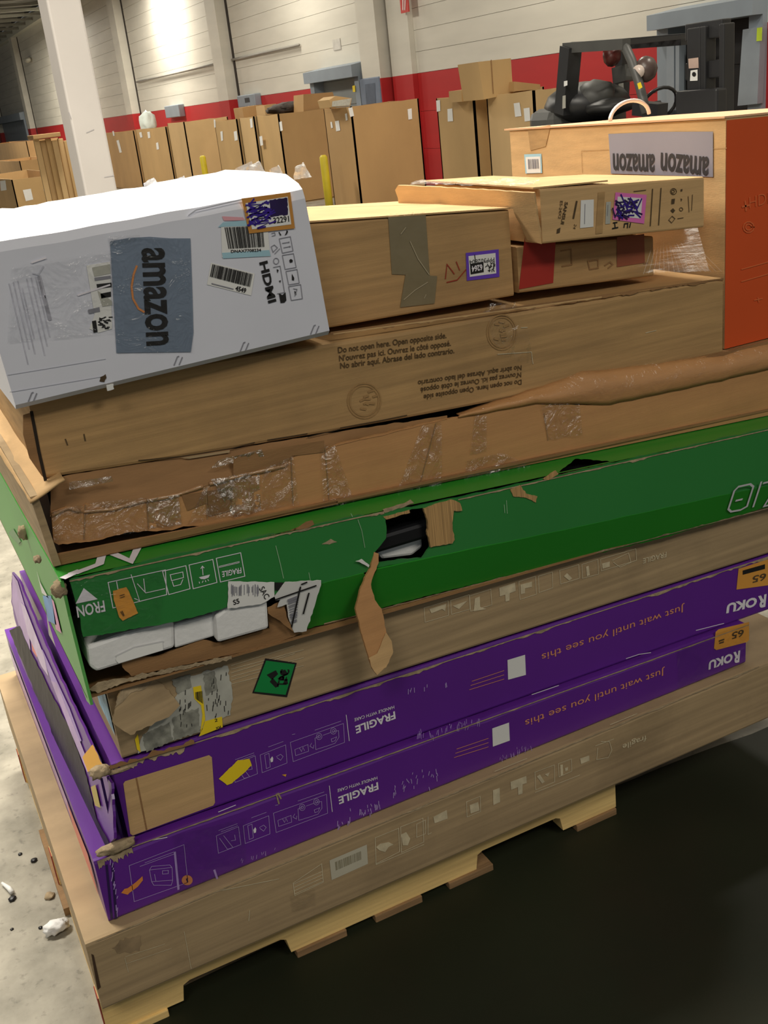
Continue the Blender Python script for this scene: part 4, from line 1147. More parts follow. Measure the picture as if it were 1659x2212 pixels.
# barcodes
decal('barcode_label', A4(1100, 320, 1330, 300, 1345, 470, 1105, 475), PW, PAPER, w, .001)
decal('label_stripe', A4(1085, 325, 1110, 300, 1225, 290, 1240, 318, 1115, 322), PW, LAB_C, w, .0014)
decal('label_stripe', A4(1105, 452, 1340, 438, 1348, 468, 1110, 480), PW, LAB_C, w, .0014)
decal('label_stripe', A4(1105, 270, 1210, 275, 1220, 290, 1115, 292), PW, LAB_PK, w, .0014)
barcode(A4(1118, 325, 1310, 318, 1318, 422, 1138, 432), PW, INK, w, 11, 30, .002, fill=.5)
text('DNAX7708234', A4(1150, 452)[0], A4(1300, 445)[0], .0045, PW, INK, w, .02, .002)
decal('barcode_label', A4(1050, 500, 1268, 555, 1250, 665, 1030, 610), PW, PAPER, w, .001)
barcode(A4(1058, 508, 1258, 558, 1245, 622, 1045, 570), PW, INK, w, 12, 34, .002, fill=.6)
text('4549', A4(1170, 638)[0], A4(1222, 652)[0], .0075, PW, INK, w, .03, .002)
strokes('small_print', [A4(1055, 605, 1160, 632)], PW, .0016, INK_G, w, .002)
# orange label scribbled over in violet
decal('orange_label', A4(1202, 182, 1445, 150, 1468, 330, 1240, 356), PW, LAB_OB, w, .0025)
decal('label_field', A4(1222, 205, 1432, 172, 1450, 310, 1255, 335), PW, PAPER, w, .003)
decal('scribble', rough(A4(1340, 190, 1430, 178, 1432, 262, 1345, 275), 1.5, 4, 3), PW, INK_VD, w, .0034)
rr = random.Random(31); L = []
for i in range(46):
    t = rr.random()
    x = rr.uniform(1228, 1345); y = rr.uniform(205, 320) - (x - 1228) * .12
    L.append(A4(x, y, x + rr.uniform(12, 34), y + rr.uniform(-26, 24)))
L.append(A4(1225, 215, 1300, 210, 1240, 240, 1330, 225, 1240, 265, 1340, 250, 1250, 290, 1345, 275, 1265, 310, 1340, 300, 1280, 330, 1320, 322))
strokes('scribble', L, PW, .0024, INK_V, w, .0038)
text('32291', A4(1362, 306)[0], A4(1440, 296)[0], .009, PW, INK, w, .02, .0034)
# connector logo and care icons
text('HDMI', A4(1292, 500)[0], A4(1338, 704)[0], .0135, PW, INK, w, .035)
L = [quadbox(D3(950, 600, 1075, 575, 1105, 735, 985, 760)), quadbox(D3(985, 785, 1110, 765, 1140, 920, 1015, 942)), quadbox(D3(1025, 965, 1150, 942, 1175, 1095, 1055, 1115)), quadbox(D3(1055, 1135, 1190, 1112, 1210, 1270, 1085, 1290)), D3(985, 650, 1060, 638), D3(1000, 700, 1075, 685), D3(860, 690, 895, 668, 930, 700, 880, 750, 860, 690), D3(900, 768, 955, 712),
     D3(885, 920, 960, 905, 1010, 1200, 930, 1215), D3(1110, 1160, 1150, 1165, 1125, 1240), D3(865, 540, 900, 530, 905, 560, 870, 570)]
L.append(D3(*[v for t in range(11) for v in (915 + 30 * math.cos(t * .63), 850 + 34 * math.sin(t * .63))]))
strokes('printed_icon', L, PW, .0011, INK_G, w)
for q in (D3(1055, 630, 1065, 632, 1060, 650), D3(1060, 680, 1075, 682, 1070, 700), D3(1062, 840, 1080, 825, 1102, 840, 1098, 862, 1070, 870), D3(1092, 990, 1118, 1040, 1115, 1068, 1092, 1062), D3(1120, 1180, 1140, 1200, 1140, 1230, 1125, 1225), D3(945, 1210, 985, 1230, 1020, 1198, 1030, 1290, 1010, 1315, 965, 1320), D3(950, 520, 975, 560, 960, 565, 942, 525), D3(1035, 500, 1050, 520, 1035, 550, 1010, 565, 1025, 535), D3(920, 940, 945, 950, 930, 985), D3(945, 1070, 970, 1065, 960, 1095)):
    decal('printed_icon', q, PW, INK, w)
# staples and dents
for (x, y) in ((160, 1165), (885, 985), (1215, 915), (1565, 830)):
    strokes('staple', [A4(x - 18, y + 25, x - 2, y - 15), A4(x + 8, y + 22, x + 22, y - 12), A4(x - 2, y - 15, x + 4, y - 18)], PW, .0018, INK_G, w)
GD = mat('crease_grey', (200, 202, 214), .7, .1)
strokes('crease', [A4(940, 265, 975, 240, 1040, 225, 1210, 185), A4(165, 555, 190, 560, 215, 520)], PW, .002, GD, w, .0012)
strokes('fold_line', [A4(40, 1060, 525, 980), A4(50, 1145, 525, 1065)], PW, .001, GD, w, .001)
decal('corner_tear', rough(A4(500, 1070, 525, 1055, 530, 1075, 520, 1095, 495, 1092), 1, 4, 5), PW, INK_B, w)
sheet('torn_flap', rough(A4(530, 1110, 565, 1105, 568, 1130, 535, 1140), 1, 5, 6), PY(YW - .003), .003, PAPER, w)
strokes('tape_glint', [A4(390, 662, 545, 612), A4(160, 500, 225, 478)], PW, .0025, INK_W, w, .002)
# crumpled clear tape standing up on its back edge
for i, (u, v, s) in enumerate(((535, 378, .03), (555, 374, .026), (600, 376, .02), (655, 372, .022), (330, 405, .02), (395, 396, .016))):
    c = at((u, v), PY(YW + wd - .02))
    crumple('tape_tuft', [c + Vector((-s, 0, -.012)), c + Vector((s, .01, -.012)), c + Vector((s * .6, .02, s * .8)), c + Vector((-s * .8, 0, s * .5))], 10, 8, .008, mat('white_tape_tuft_%d' % i, (236, 234, 232), .25, .1, 30, bump=.6, bump_scale=60), w, i + 3, 0, 60)
patch(A4(1480, 90, 1535, 80, 1525, 45, 1470, 60), 33, .004, 8, 8, FILM_S, PY(YW + .2), w)

# ---- brown carton with the grey tape
YR = .105
PR = PY(YR)
br = thing('taped_carton', 'plain brown carton with olive tape down the middle and a purple-edged label', 'box', (.87, .3, 1.24))
bx0, bx1 = .655, xz((1104, 540), YR)[0]
carton('body', bx0, bx1, YR, YR + .40, (xz((715, 702), YR)[1] - .004, xz((1102, 632), YR)[1] - .008), (xz((680, 478), YR)[1], xz((1105, 452), YR)[1]), KRAFT, br, 17, jit=.0015, r=.004)
tz = (xz((680, 478), YR)[1], xz((1105, 452), YR)[1])
board('top_flap', [(bx0, YR - .002, tz[0] + .001), (bx1 + .002, YR - .002, tz[1] + .001), (bx1, YR + .2, tz[1] + .002), (bx0, YR + .2, tz[0] + .012)], .003, KRAFT_L, br, (0, 0, 1))
board('top_flap', [(bx0, YR + .205, tz[0] + .012), (bx1, YR + .205, tz[1] + .002), (bx1, YR + .40, tz[1] + .001), (bx0, YR + .40, tz[0] + .001)], .003, KRAFT_L, br, (0, 0, 1))
decal('tape_strip', A5(588, 350, 828, 335, 855, 728, 612, 718), PR, TAPE_K, br, .0014)
decal('tape_strip', A5(700, 715, 902, 730, 885, 905, 665, 930), PR, TAPE_K, br, .0018)
crumple('tape_fold', [at(q, PY(YR - .003)) for q in A5(590, 350, 830, 335, 825, 318, 600, 328)], 16, 5, .003, FILM_S, br, 5, 0, 70)
strokes('tape_crease', [A5(670, 460, 700, 420), A5(730, 510, 780, 620, 850, 720), A5(690, 880, 760, 820, 840, 770), A5(820, 870, 830, 850)], PR, .0016, mat('tape_crease', (176, 164, 136), .4, .1), br, .003)
decal('violet_label', A5(1085, 582, 1295, 558, 1300, 735, 1092, 760), PR, LAB_V, br, .0014)
decal('label_field', A5(1102, 602, 1275, 582, 1280, 712, 1110, 735), PR, PAPER, br, .0018)
decal('label_block', A5(1112, 652, 1198, 638, 1200, 705, 1116, 720), PR, INK, br, .0022)
text('6264', A5(1190, 655)[0], A5(1122, 668)[0], .0105, PR, INK_W, br, .03, .0028)
text('PPF302804', A5(1268, 610)[0], A5(1108, 628)[0], .008, PR, INK, br, .0, .0024)
rr = random.Random(2); L = []
for i in range(24):
    x, y = rr.uniform(1205, 1268), rr.uniform(640, 700)
    L.append(A5(x, y, x + rr.uniform(-6, 10), y + rr.uniform(-14, 14)))
L.append(A5(1142, 595, 1148, 640))
strokes('scribble', L, PR, .0016, INK, br, .0026)
strokes('marker_writing', [A5(955, 745, 965, 655, 1000, 700, 1010, 715), A5(1025, 640, 1045, 690), A5(965, 770, 1030, 755, 1085, 690)], PR, .0022, INK_R, br)

# ---- red and brown carton under the thin one
YD = .105
PD = PY(YD)
rd = thing('red_carton', 'small brown carton with a red end, tucked under the flat printed one', 'box', (1.27, .3, 1.22))
rx0, rx1 = xz((1118, 570), YD)[0], xz((1411, 550), YD)[0]
rz0, rz1 = xz((1120, 627), YD)[1], xz((1410, 592), YD)[1]
carton('body', rx0, rx1, YD, YD + .34, (rz0 - .006, rz1 - .004), (1.318, 1.288), KRAFT, rd, 21, jit=.001, r=.004)
decal('red_print', [(1121, 625), (1135, 500), (1202, 495), (1195, 611)], PD, REDP, rd)
decal('red_print', A6(770, 770, 930, 750, 935, 920, 770, 945), PD, mat('faded_red_print', (150, 84, 58), .7, .1), rd)
strokes('printed_icon', [A6(600, 910, 660, 900, 660, 950, 610, 958, 600, 910), A6(700, 935, 730, 915, 745, 930, 720, 950), A6(930, 925, 950, 920), A6(440, 850, 500, 840, 505, 930, 450, 940)], PD, .003, mat('faint_brown_print', (150, 112, 72), .8, .1), rd)

# ---- flat printed carton on top
YF = .045
PF = PY(YF)
tf = thing('flat_carton', 'flat brown printed carton with a pink scribbled label, laid askew on top', 'box', (1.3, .3, 1.31))
fb = (xz((1172, 527), YF), xz((1520, 491), YF)); ft = (xz((1171, 407), YF), xz((1524, 381), YF))
carton('body', fb[0][0], min(fb[1][0], 1.525), YF, YF + .40, (fb[0][1], fb[1][1]), (ft[0][1], ft[1][1]), KRAFT_L, tf, 23, jit=.001, r=.004)
x0 = fb[0][0]
# its left end flap, sprung open
fpl = P3(at((1162, 470), PY(YF - .004)), at((1150, 415), PY(YF - .004)), at((866, 405), PY(.42)))
sheet('open_flap', rough(A5(650, 150, 1000, 165, 1520, 197, 1568, 525, 1480, 500, 1395, 330, 1388, 300, 900, 290, 655, 275, 650, 230, 632, 180), .8, 12, 4), fpl, .004, KRAFT_L, tf)
board('top_flap', [(x0 - .012, YF + .004, ft[0][1] + .001), (x0 + .16, YF + .004, ft[0][1] - .008), (x0 + .15, YF + .40, ft[0][1] - .004), (x0 - .02, YF + .41, ft[0][1] + .008)], .003, KRAFT_L, tf, (0, 0, 1))
crumple('shiny_tape', [at(p, PZ(ft[0][1] + .012)) for p in A5(720, 140, 1500, 150, 1560, 105, 760, 118)], 40, 10, .004, FILM_S, tf, 8, 0, 40)
decal('white_label', A6(558, 552, 634, 547, 632, 708, 553, 716), PF, PAPER, tf)
decal('white_label', A6(707, 562, 735, 560, 730, 690, 702, 692), PF, PAPER_G, tf)
strokes('label_print', [A6(583, 575, 580, 690), A6(718, 580, 715, 640)], PF, .0012, INK_G, tf, .002)
strokes('printed_bar', [A6(980, 488, 967, 700), A6(1030, 483, 1016, 695)], PF, .0026, INK_B, tf)
text('SANSUI', A6(465, 560)[0], A6(440, 690)[0], .007, PF, INK_B, tf, .03)
text('ES-24X2', A6(437, 555)[0], A6(425, 660)[0], .006, PF, INK_B, tf, .01)
decal('printed_mark', A6(418, 722, 438, 712, 434, 742, 415, 748), PF, INK_B, tf)
strokes('small_print', [A6(533 - .2 * t, 562 + t, 533 - .2 * (t + 8), 570 + t) for t in range(0, 90, 12)], PF, .004, INK_B, tf)
text('24', A6(520, 690)[0], A6(512, 718)[0], .006, PF, INK_B, tf, .0)
decal('printed_band', A6(660, 505, 700, 502, 685, 745, 645, 750), PF, KRAFT, tf)
for q in (A6(1092, 545, 1112, 542, 1108, 572, 1090, 575), A6(1085, 612, 1100, 598, 1113, 612, 1100, 628), A6(1145, 488, 1156, 485, 1155, 498, 1145, 500), A6(1145, 540, 1155, 545, 1148, 560)):
    decal('printed_icon', q, PF, INK_B, tf)
ci = lambda x, y, r: A6(*[v for t in range(11) for v in (x + r * math.cos(t * .63), y + r * math.sin(t * .63))])
strokes('printed_icon', [ci(1103, 500, 18), ci(1100, 500, 9), quadbox(A6(1075, 668, 1095, 645, 1112, 660, 1092, 685)), A6(1128, 660, 1160, 655), ci(1148, 605, 10), A6(1190, 530, 1195, 620), A6(1215, 520, 1210, 610), A6(870, 500, 940, 492)], PF, .0014, INK_B, tf)
decal('pink_label', A6(762, 505, 945, 520, 930, 690, 745, 665), PF, LAB_P, tf, .0016)
decal('label_field', A6(775, 530, 920, 540, 910, 660, 765, 645), PF, PAPER, tf, .002)
rr = random.Random(8); L = []
for i in range(44):
    x, y = rr.uniform(762, 885), rr.uniform(540, 645)
    L.append(A6(x, y, x + rr.uniform(10, 36), y + rr.uniform(-14, 34)))
L.append(A6(745, 600, 760, 650, 775, 620, 785, 665, 800, 640, 830, 662)); L.append(A6(795, 520, 830, 600, 850, 540, 890, 600, 915, 545))
strokes('scribble', L, PF, .0030, INK_VD, tf, .0026)
strokes('scribble', L[::3], PF, .0026, INK_V, tf, .0030)
strokes('marker_writing', [A6(745, 718, 775, 712), A6(750, 685, 770, 682), A6(760, 715, 758, 690), A6(812, 710, 815, 690, 835, 688, 832, 712), A6(845, 710, 850, 688)], PF, .0026, INK, tf)

# ---- tall orange-ended carton
YO = .045
PO = PY(YO)
ox = xz((1566, 500), YO)[0]
og = thing('orange_carton', 'tall brown carton with an orange end and grey lettered tape, at the right', 'box', (1.85, .4, 1.03))
oz0, oz1 = 1.032, xz((1565, 257), YO)[1]
bk_y = at((1101, 283), PX(ox)).y
oxr = ox + .52
mesh('body', [(ox, YO, oz0), (oxr, YO, oz0), (oxr, bk_y, oz0), (ox, bk_y, oz0), (ox, YO, oz1), (oxr, YO, oz1 - .02), (oxr, bk_y, oz1 - .03), (ox, bk_y, at((1101, 283), PX(ox)).z)],
     [(0, 1, 2, 3), (4, 5, 6, 7), (1, 2, 6, 5), (2, 3, 7, 6), (3, 0, 4, 7), (0, 1, 5, 4)], KRAFT_L, og)
mesh('orange_end', [(ox + .0005, YO - .0015, oz0), (oxr, YO - .0015, oz0), (oxr, YO - .0015, oz1 - .022), (ox + .0005, YO - .0015, oz1 - .003)], [(0, 1, 2, 3)], ORANGE, og)
board('top_flap', [(ox - .004, YO, oz1 + .001), (oxr, YO - .004, oz1 - .018), (oxr, bk_y, oz1 - .026), (ox - .004, bk_y + .02, at((1101, 283), PX(ox)).z + .002)], .004, mat('kraft_top_pinkish', (222, 176, 136), .6, .05), og, (0, 0, 1))
PO2 = PX(ox)
decal('printed_tape', A6(720, 162, 1000, 150, 1335, 148, 1335, 415, 735, 395), PO2, TAPE_GL, og, .0016)
text('amazon', A6(988, 285)[0], A6(745, 277)[0], .022, PO2, INK, og, .02, .0026, cap=.56) if False else None
def name_on(p0, p1, h): text('amazon', p0, p1, h, PO2, mat('tape_ink', (52, 50, 54), .6, .05), og, .02, .0028, cap=.56)
name_on(A6(990, 285)[0], A6(745, 280)[0], .042)
name_on(A6(1310, 302)[0], A6(1028, 275)[0], .042)
decal('white_label', A6(224, 282, 325, 278, 330, 392, 232, 395), PO2, LAB_C, og, .0016)
decal('label_field', A6(232, 298, 318, 294, 322, 390, 240, 392), PO2, PAPER, og, .002)
barcode(A6(245, 310, 308, 308, 312, 365, 248, 368), PO2, INK_G, og, 6, 14, .0026)
decal('tape_strip', A6(245, 130, 380, 110, 350, 235, 260, 260), PO2, KRAFT, og, .0012)
strokes('tape_edge', [A6(560, 262, 720, 255), A6(1336, 250, 1415, 245), A6(560, 262, 565, 390)], PO2, .0012, KRAFT, og)
for q in (A6(1510, 590, 1545, 582), A6(1525, 560, 1530, 610)): strokes('faint_print', [q], PO, .004, ORANGE_F, og, .003)
text('HDMI', A6(1550, 600)[0], A6(1720, 555)[0], .024, PO, ORANGE_F, og, -.01, .003)
strokes('faint_print', [ci(1545, 710, 32), ci(1545, 710, 18), A6(1505, 958, 1660, 915), A6(1505, 1030, 1660, 985), A6(1580, 1140, 1625, 1130), A6(1600, 1125, 1605, 1150)], PO, .0026, ORANGE_F, og, .003)
# white strap loop standing on it
c0 = at((1318, 262), PZ(oz1 - .004)); c1 = at((1402, 246), PZ(oz1 - .004))
pts = []
for i in range(17):
    a = math.pi * i / 16
    p = c0.lerp(c1, (1 - math.cos(a)) / 2); p.z += .040 * math.sin(a)
    pts.append(p)
ob = tube('strap_loop', pts, .005, mat('white_plastic_strap', (240, 226, 216), .4, .03), None, 8)
tag(ob, 'white plastic strap loop arched over the top of the orange-ended carton', 'strap')

# ---- stretch film hanging between the cartons at the right
fm = thing('stretch_film', 'clear stretch film pulled tight between the right-hand cartons', 'plastic film', (1.48, .1, 1.21))
crumple('film_sheet', [(1.36, .10, 1.225), (1.535, .05, 1.205), (1.545, .12, 1.35), (1.44, .16, 1.30)], 24, 20, .002, FILM_W, fm, 3, 0, 18)
L = []
rr = random.Random(3)
pf = P3((1.36, .10, 1.225), (1.535, .05, 1.205), (1.545, .12, 1.35))
for i in range(16):
    x = 1380 + i * 9
    L.append([(x + 10 + i * 2.2, 592 - i * .4), (1415 + i * 4.5, 515 + rr.uniform(-8, 10))])
strokes('film_crease', L, pf, .0009, film_mat('film_crease_glint', gloss=.10, rough=.5, bump=0), fm, .003)
# ================================================================== the rest of the hall
COLM = mat('column_paint', (222, 216, 212), 0.7, 0.03, 2, (1, 1, 1), 0.05, 10, stain=0.15, stain_rgb=(186, 180, 178), stain_scale=1.2)
cA, cB = at((100, 0), PY(9.0)).x, at((175, 0), PY(9.0)).x
cl = thing('concrete_column', 'tall white painted square column with grey scuffs', 'column', ((cA + cB) / 2, 9.2, 0))
box('shaft', (cA + .0, 9.0, 0), (cB, 9.0 + .42, 6.6), COLM, cl, .02)
pc = PY(9.0)
strokes('scuff_mark', [A1(440, 720, 455, 760), A1(555, 850, 600, 830), A1(670, 1135, 725, 1125)], pc, .008, mat('scuff_grey', (186, 182, 184), .8), cl, .004)

# ---- bulk bins along the wall
LABEL = PAPER
def bin_(label, uc, vt, ul, ur, x0, m, labels=(), zt=None, flap=True, depth=None, cham=0.0, inner=True, group='cardboard bulk bins along the red and white wall', name='bulk_bin', z0=0.0, wide=True):
    c = at((uc, vt), PX(x0)); yc = c.y
    top = zt or c.z
    yl = at((ul, vt + 8), PX(x0)).y
    xr = at((ur, vt - 6), PY(yc)).x
    if wide: xr = max(xr, x0 + 1.0)
    t = thing(name, label, 'bin', ((x0 + xr) / 2, (yc + yl) / 2, z0), group)
    w_ = .012
    foot = [(x0, yl), (x0, yc), (xr, yc), (xr, yl)]
    nm = [(-1, 0), (0, -1), (1, 0), (0, 1)]
    for i in range(4):
        a, b = foot[i], foot[(i + 1) % 4]
        j = .01 * noise.noise(Vector((a[0] * 3, a[1] * 3, i)))
        inn = (-nm[i][0] * w_ * 2, -nm[i][1] * w_ * 2, 0)
        board('side_panel', [(a[0], a[1], z0), (b[0], b[1], z0), (b[0], b[1], top - j), ((a[0] + b[0]) / 2, (a[1] + b[1]) / 2, top - .012), (a[0], a[1], top + j)], 1.0 * w_ * 2, m, t, inn)
    board('base_panel', [(p[0], p[1], z0 + .01) for p in foot], .01, m, t, (0, 0, 1))
    if inner:
        board('contents_level', [(x0 + .03, yc + .03, top - .25), (xr - .03, yc + .03, top - .25), (xr - .03, yl - .03, top - .25), (x0 + .03, yl - .03, top - .25)], .01, KRAFT_D, t, (0, 0, 1))
    for q in labels:
        k, pts = q
        decal('paper_label', pts, PX(x0) if k == 'x' else PY(yc), LABEL, t, .006)
    return t, x0, xr, yc, yl, top
bin_('large bulk bin with four labels, standing left of the dark red wall corner', 757, 230, 699, 905, 6.95, GAY[1],
     [('x', A2(795, 795, 805, 793, 812, 832, 800, 836)), ('x', A2(825, 790, 850, 785, 860, 850, 833, 856)), ('x', A2(890, 742, 903, 738, 908, 782, 896, 786)), ('y', A2(912, 705, 938, 698, 950, 755, 925, 762)), ('y', A2(1298, 712, 1325, 706, 1328, 775, 1304, 780))])
bin_('bulk bin with a dark end, behind the right-hand yellow bollard', 600, 246, 554, 702, 7.0, GAY[0],
     [('x', A2(462, 795, 478, 790, 485, 850, 470, 855))])
bin_('narrow bulk bin with two labels beside a buckled one', 547, 252, 517, 600, 6.95, GAY[2], [('x', A2(270, 775, 285, 770, 290, 830, 276, 834)), ('x', A2(332, 890, 350, 885, 357, 945, 340, 950))])
bin_('buckled bulk bin whose front corner bows out, left of the narrow one', 510, 257, 463, 545, 6.9, GAY[0], [('x', A2(78, 858, 92, 854, 96, 915, 84, 920)), ('x', A2(165, 858, 185, 852, 192, 912, 172, 918)), ('x', A2(35, 780, 45, 778, 48, 830, 39, 832))])
bin_('bulk bin with a wide dark brown end behind the left-hand yellow bollard', 396, 263, 362, 477, 6.95, GAY[2])
bin_('bulk bin with three labels just right of a dark gap near the column', 357, 274, 293, 372, 6.9, GAY[0], [('x', A1(890, 848, 905, 845, 912, 878, 898, 882)), ('x', A1(942, 845, 958, 842, 962, 882, 948, 885)), ('x', A1(998, 915, 1012, 910, 1018, 955, 1003, 958))])
bin_('bulk bin partly hidden behind the right side of the white column', 287, 282, 225, 304, 6.9, GAY[1], [('x', A1(718, 840, 728, 838, 734, 868, 724, 870)), ('x', A1(745, 900, 760, 895, 780, 975, 765, 978))])
bin_('bulk bin with two labels left of the tall stacked carton', 1022, 205, 942, 1048, 6.9, GAY[0], [('x', A3(92, 475, 110, 472, 112, 524, 95, 528)), ('x', A3(145, 515, 168, 512, 172, 572, 147, 574))])
bg = bin_('bulk bin with three labels nearest the forklift', 1152, 195, 1050, 1232, 6.9, GAY[2], wide=False, labels=[('x', A3(458, 488, 486, 484, 495, 548, 465, 552)), ('x', A3(505, 512, 533, 508, 537, 570, 510, 574))])
# far left group
bin_('wide open bulk bin at the far left below the old dock hood', 52, 288, -40, 78, 5.6, GAY[1], zt=1.45, group='cardboard bulk bins at the far left')
bin_('low bulk bin with two bright labels at the far left', 28, 405, -40, 158, 3.2, GAY[0], [('y', D1(255, 1195, 345, 1180, 372, 1300, 290, 1320)), ('y', D1(488, 1190, 580, 1168, 612, 1275, 520, 1290)), ('x', D1(0, 1095, 60, 1085, 75, 1195, 10, 1205))], group='cardboard bulk bins at the far left', zt=.82)
bin_('small open carton inside the far left group with a hand hole', 44, 360, 0, 75, 4.6, GAY[1], zt=1.0, group='cardboard bulk bins at the far left')
# flattened cartons standing on end beside the column
for i, u in enumerate((70, 83, 96, 109, 122, 135)):
    yy = 17.5 + .05 * ((i * 2) % 3)
    p = at((u + 2, 300), PY(yy)); q = at((u + 14, 300), PY(yy))
    ob = box('flattened_carton', (p.x, yy, .0), (q.x, yy + .06, p.z - .03 * (i % 2)), GAY[(2, 2, 0)[i % 3]], None, .008)
    tag(ob, 'flattened carton standing on end beside the white column, ' + ('leftmost of six', 'second from the left of six', 'third from the left of six', 'fourth from the left of six', 'fifth from the left of six', 'rightmost of six')[i], 'flat carton', 'flattened cartons standing on end')
p0, p1 = at((68, 287), PY(17.4)), at((130, 292), PY(17.4))
ob = box('flattened_carton', (p0.x, 17.35, p1.z - .02), (p1.x, 17.9, p1.z + .05), GAY[1], None, .01)
tag(ob, 'crumpled carton lying across the top of the standing flattened ones', 'flat carton', 'flattened cartons standing on end')
# cartons and scraps on top of the bins
def top_box(name, label, q, y, d, m, cat='box', grp='loose cartons on top of the bulk bins'):
    pts = [at(p, PY(y)) for p in q]
    xs = [p.x for p in pts]; zs_ = [p.z for p in pts]
    t = thing(name, label, cat, (sum(xs) / len(xs), y + d / 2, min(zs_)), grp)
    n = len(pts)
    vs = pts + [p + Vector((0, d, 0)) for p in pts]
    fs = [tuple(range(n)), tuple(reversed(range(n, 2 * n)))] + [(i, (i + 1) % n, (i + 1) % n + n, i + n) for i in range(n)]
    mesh('body', vs, fs, m, t)
    return t
t = top_box('tall_carton', 'tall carton stacked upright on the bulk bins left of the forklift', A3(290, 292, 445, 275, 455, 440, 318, 470), 9.3, .45, GAY[0])
strokes('carton_seam', [A3(352, 285, 362, 440)], PY(9.3), .012, KRAFT_D, t, .006)
top_box('small_carton', 'small carton lying beside the tall stacked carton', A3(460, 385, 583, 398, 583, 420, 460, 432), 9.2, .4, GAY[1])
top_box('small_carton', 'small square carton on the bulk bin left of the tall stacked carton', A3(212, 425, 290, 415, 292, 470, 214, 480), 9.9, .3, GAY[0])
top_box('small_carton', 'brown carton with raised flaps on the bins in front of the grey dock hood', A2(620, 615, 810, 600, 830, 660, 830, 720, 620, 730), 16.45, .45, GAY[1])
t = top_box('small_carton', 'half open carton showing its pale inside, below the grey dock hood', A2(790, 650, 830, 625, 935, 640, 925, 690, 805, 700), 13.6, .45, GAY[0])
decal('pale_flap', A2(808, 660, 932, 640, 920, 688, 805, 695), PY(13.6), PAPER_G, t, .006)
top_box('small_carton', 'carton on the bins right of the electrical box', A2(220, 700, 355, 680, 360, 775, 235, 780), 18.5, .5, GAY[1])
top_box('small_carton', 'pale carton on the bins beside the dark heap', A2(365, 685, 440, 675, 445, 765, 375, 770), 17.75, .45, GAY[2])
c = at(A2(530, 700)[0], PY(17.2)); ob = lump('scrap_heap', c, (.42, .3, .10), mat('scrap_dark', (66, 58, 52), .8, .5, 12), None, 6)
tag(ob, 'dark heap of scrap piled on the bins in front of the dock hood', 'scrap')
c = at(A1(945, 785)[0], PY(26.0)); ob = lump('crumpled_bag', c, (.20, .2, .28), mat('white_bag', (232, 244, 238), .5, .05), None, 9, 3, .3, 2)
tag(ob, 'white and pale green crumpled bag sticking out of a bulk bin', 'bag')
# yellow bollards
YEL = mat('bollard_yellow', (206, 186, 40), .5, .1, 6, stain=.3, stain_rgb=(120, 110, 40))
for (u0, v0, x, lab) in ((698, 335, 6.6, 'yellow steel bollard in front of the bulk bins, the taller right-hand one'), (437, 336, 6.6, 'yellow steel bollard farther off, the left-hand one in front of the dark bin')):
    p = at((u0, v0), PX(x))
    ob = tube('bollard', [(p.x, p.y, 0), (p.x, p.y, p.z * .5), (p.x, p.y, p.z - .03), (p.x, p.y, p.z)], [.06, .06, .06, .035], YEL, None, 14)
    tag(ob, lab, 'bollard', 'yellow bollards')

# ---- fittings on the wall
PWL = PX(XW)
def wall_box(name, label, cat, q, depth, m, x=XW):
    pts = [at(p, PX(x - depth)) for p in q]
    ysx = [p.y for p in pts]; zsx = [p.z for p in pts]
    t = thing(name, label, cat, (x, sum(ysx) / len(ysx), min(zsx)))
    box('case', (x - depth, min(ysx), min(zsx)), (x, max(ysx), max(zsx)), m, t, .02)
    return t
t = wall_box('electrical_box', 'grey electrical box on the red band, right of the white bag', 'electrical box', A1(1055, 680, 1138, 672, 1142, 748, 1062, 752), .18, STEEL)
t = wall_box('electrical_box', 'grey electrical box with a round switch, beside the dark pilaster', 'electrical box', A2(190, 625, 295, 615, 298, 690, 195, 695), .18, STEEL)
decal('switch', A2(235, 640, 265, 635, 270, 665, 240, 670), PX(XW - .18), STEEL_D, t, .004)
t = wall_box('wall_cabinet', 'blue grey open electrical cabinet beside the dock hood', 'cabinet', A2(990, 515, 1110, 500, 1110, 680, 1000, 690), .30, mat('cabinet_blue_grey', (112, 124, 142), .5, .06))
decal('recess', A2(1020, 550, 1085, 540, 1090, 670, 1030, 680), PX(XW - .30), mat('cabinet_recess', (86, 96, 112), .6), t, .004)
# conduits
def conduit(label, pts, r=.03):
    ob = tube('conduit_pipe', [at(p, PX(XW - .05)) for p in pts], r, mat('conduit_grey', (150, 146, 138), .6, .05), None, 8)
    tag(ob, label, 'pipe', 'conduits on the white wall')
conduit('grey conduit between the two left pilasters', A1(875, 525, 1390, 408))
conduit('short grey conduit with a capped end, above the electrical box', A2(155, 390, 590, 292))
ob = box('wall_patch', tuple(min(a, b) for a, b in zip(at(A2(815, 330)[0], PX(XW - .012)), at(A2(860, 248)[0], PX(XW)))), tuple(max(a, b) for a, b in zip(at(A2(815, 330)[0], PX(XW - .012)), at(A2(860, 248)[0], PX(XW)))), mat('patch_grey', (196, 192, 184), .7), None)
tag(ob, 'small grey patch plate on the white wall above the dock hood', 'plate')
ob = lump('wall_lamp', at((60, 130), PX(XW - .15)), (.14, .5, .12), mat('lamp_grey', (196, 192, 176), .5), None, 2, 2, .1)
tag(ob, 'small round lamp fitting high on the far left wall', 'lamp')
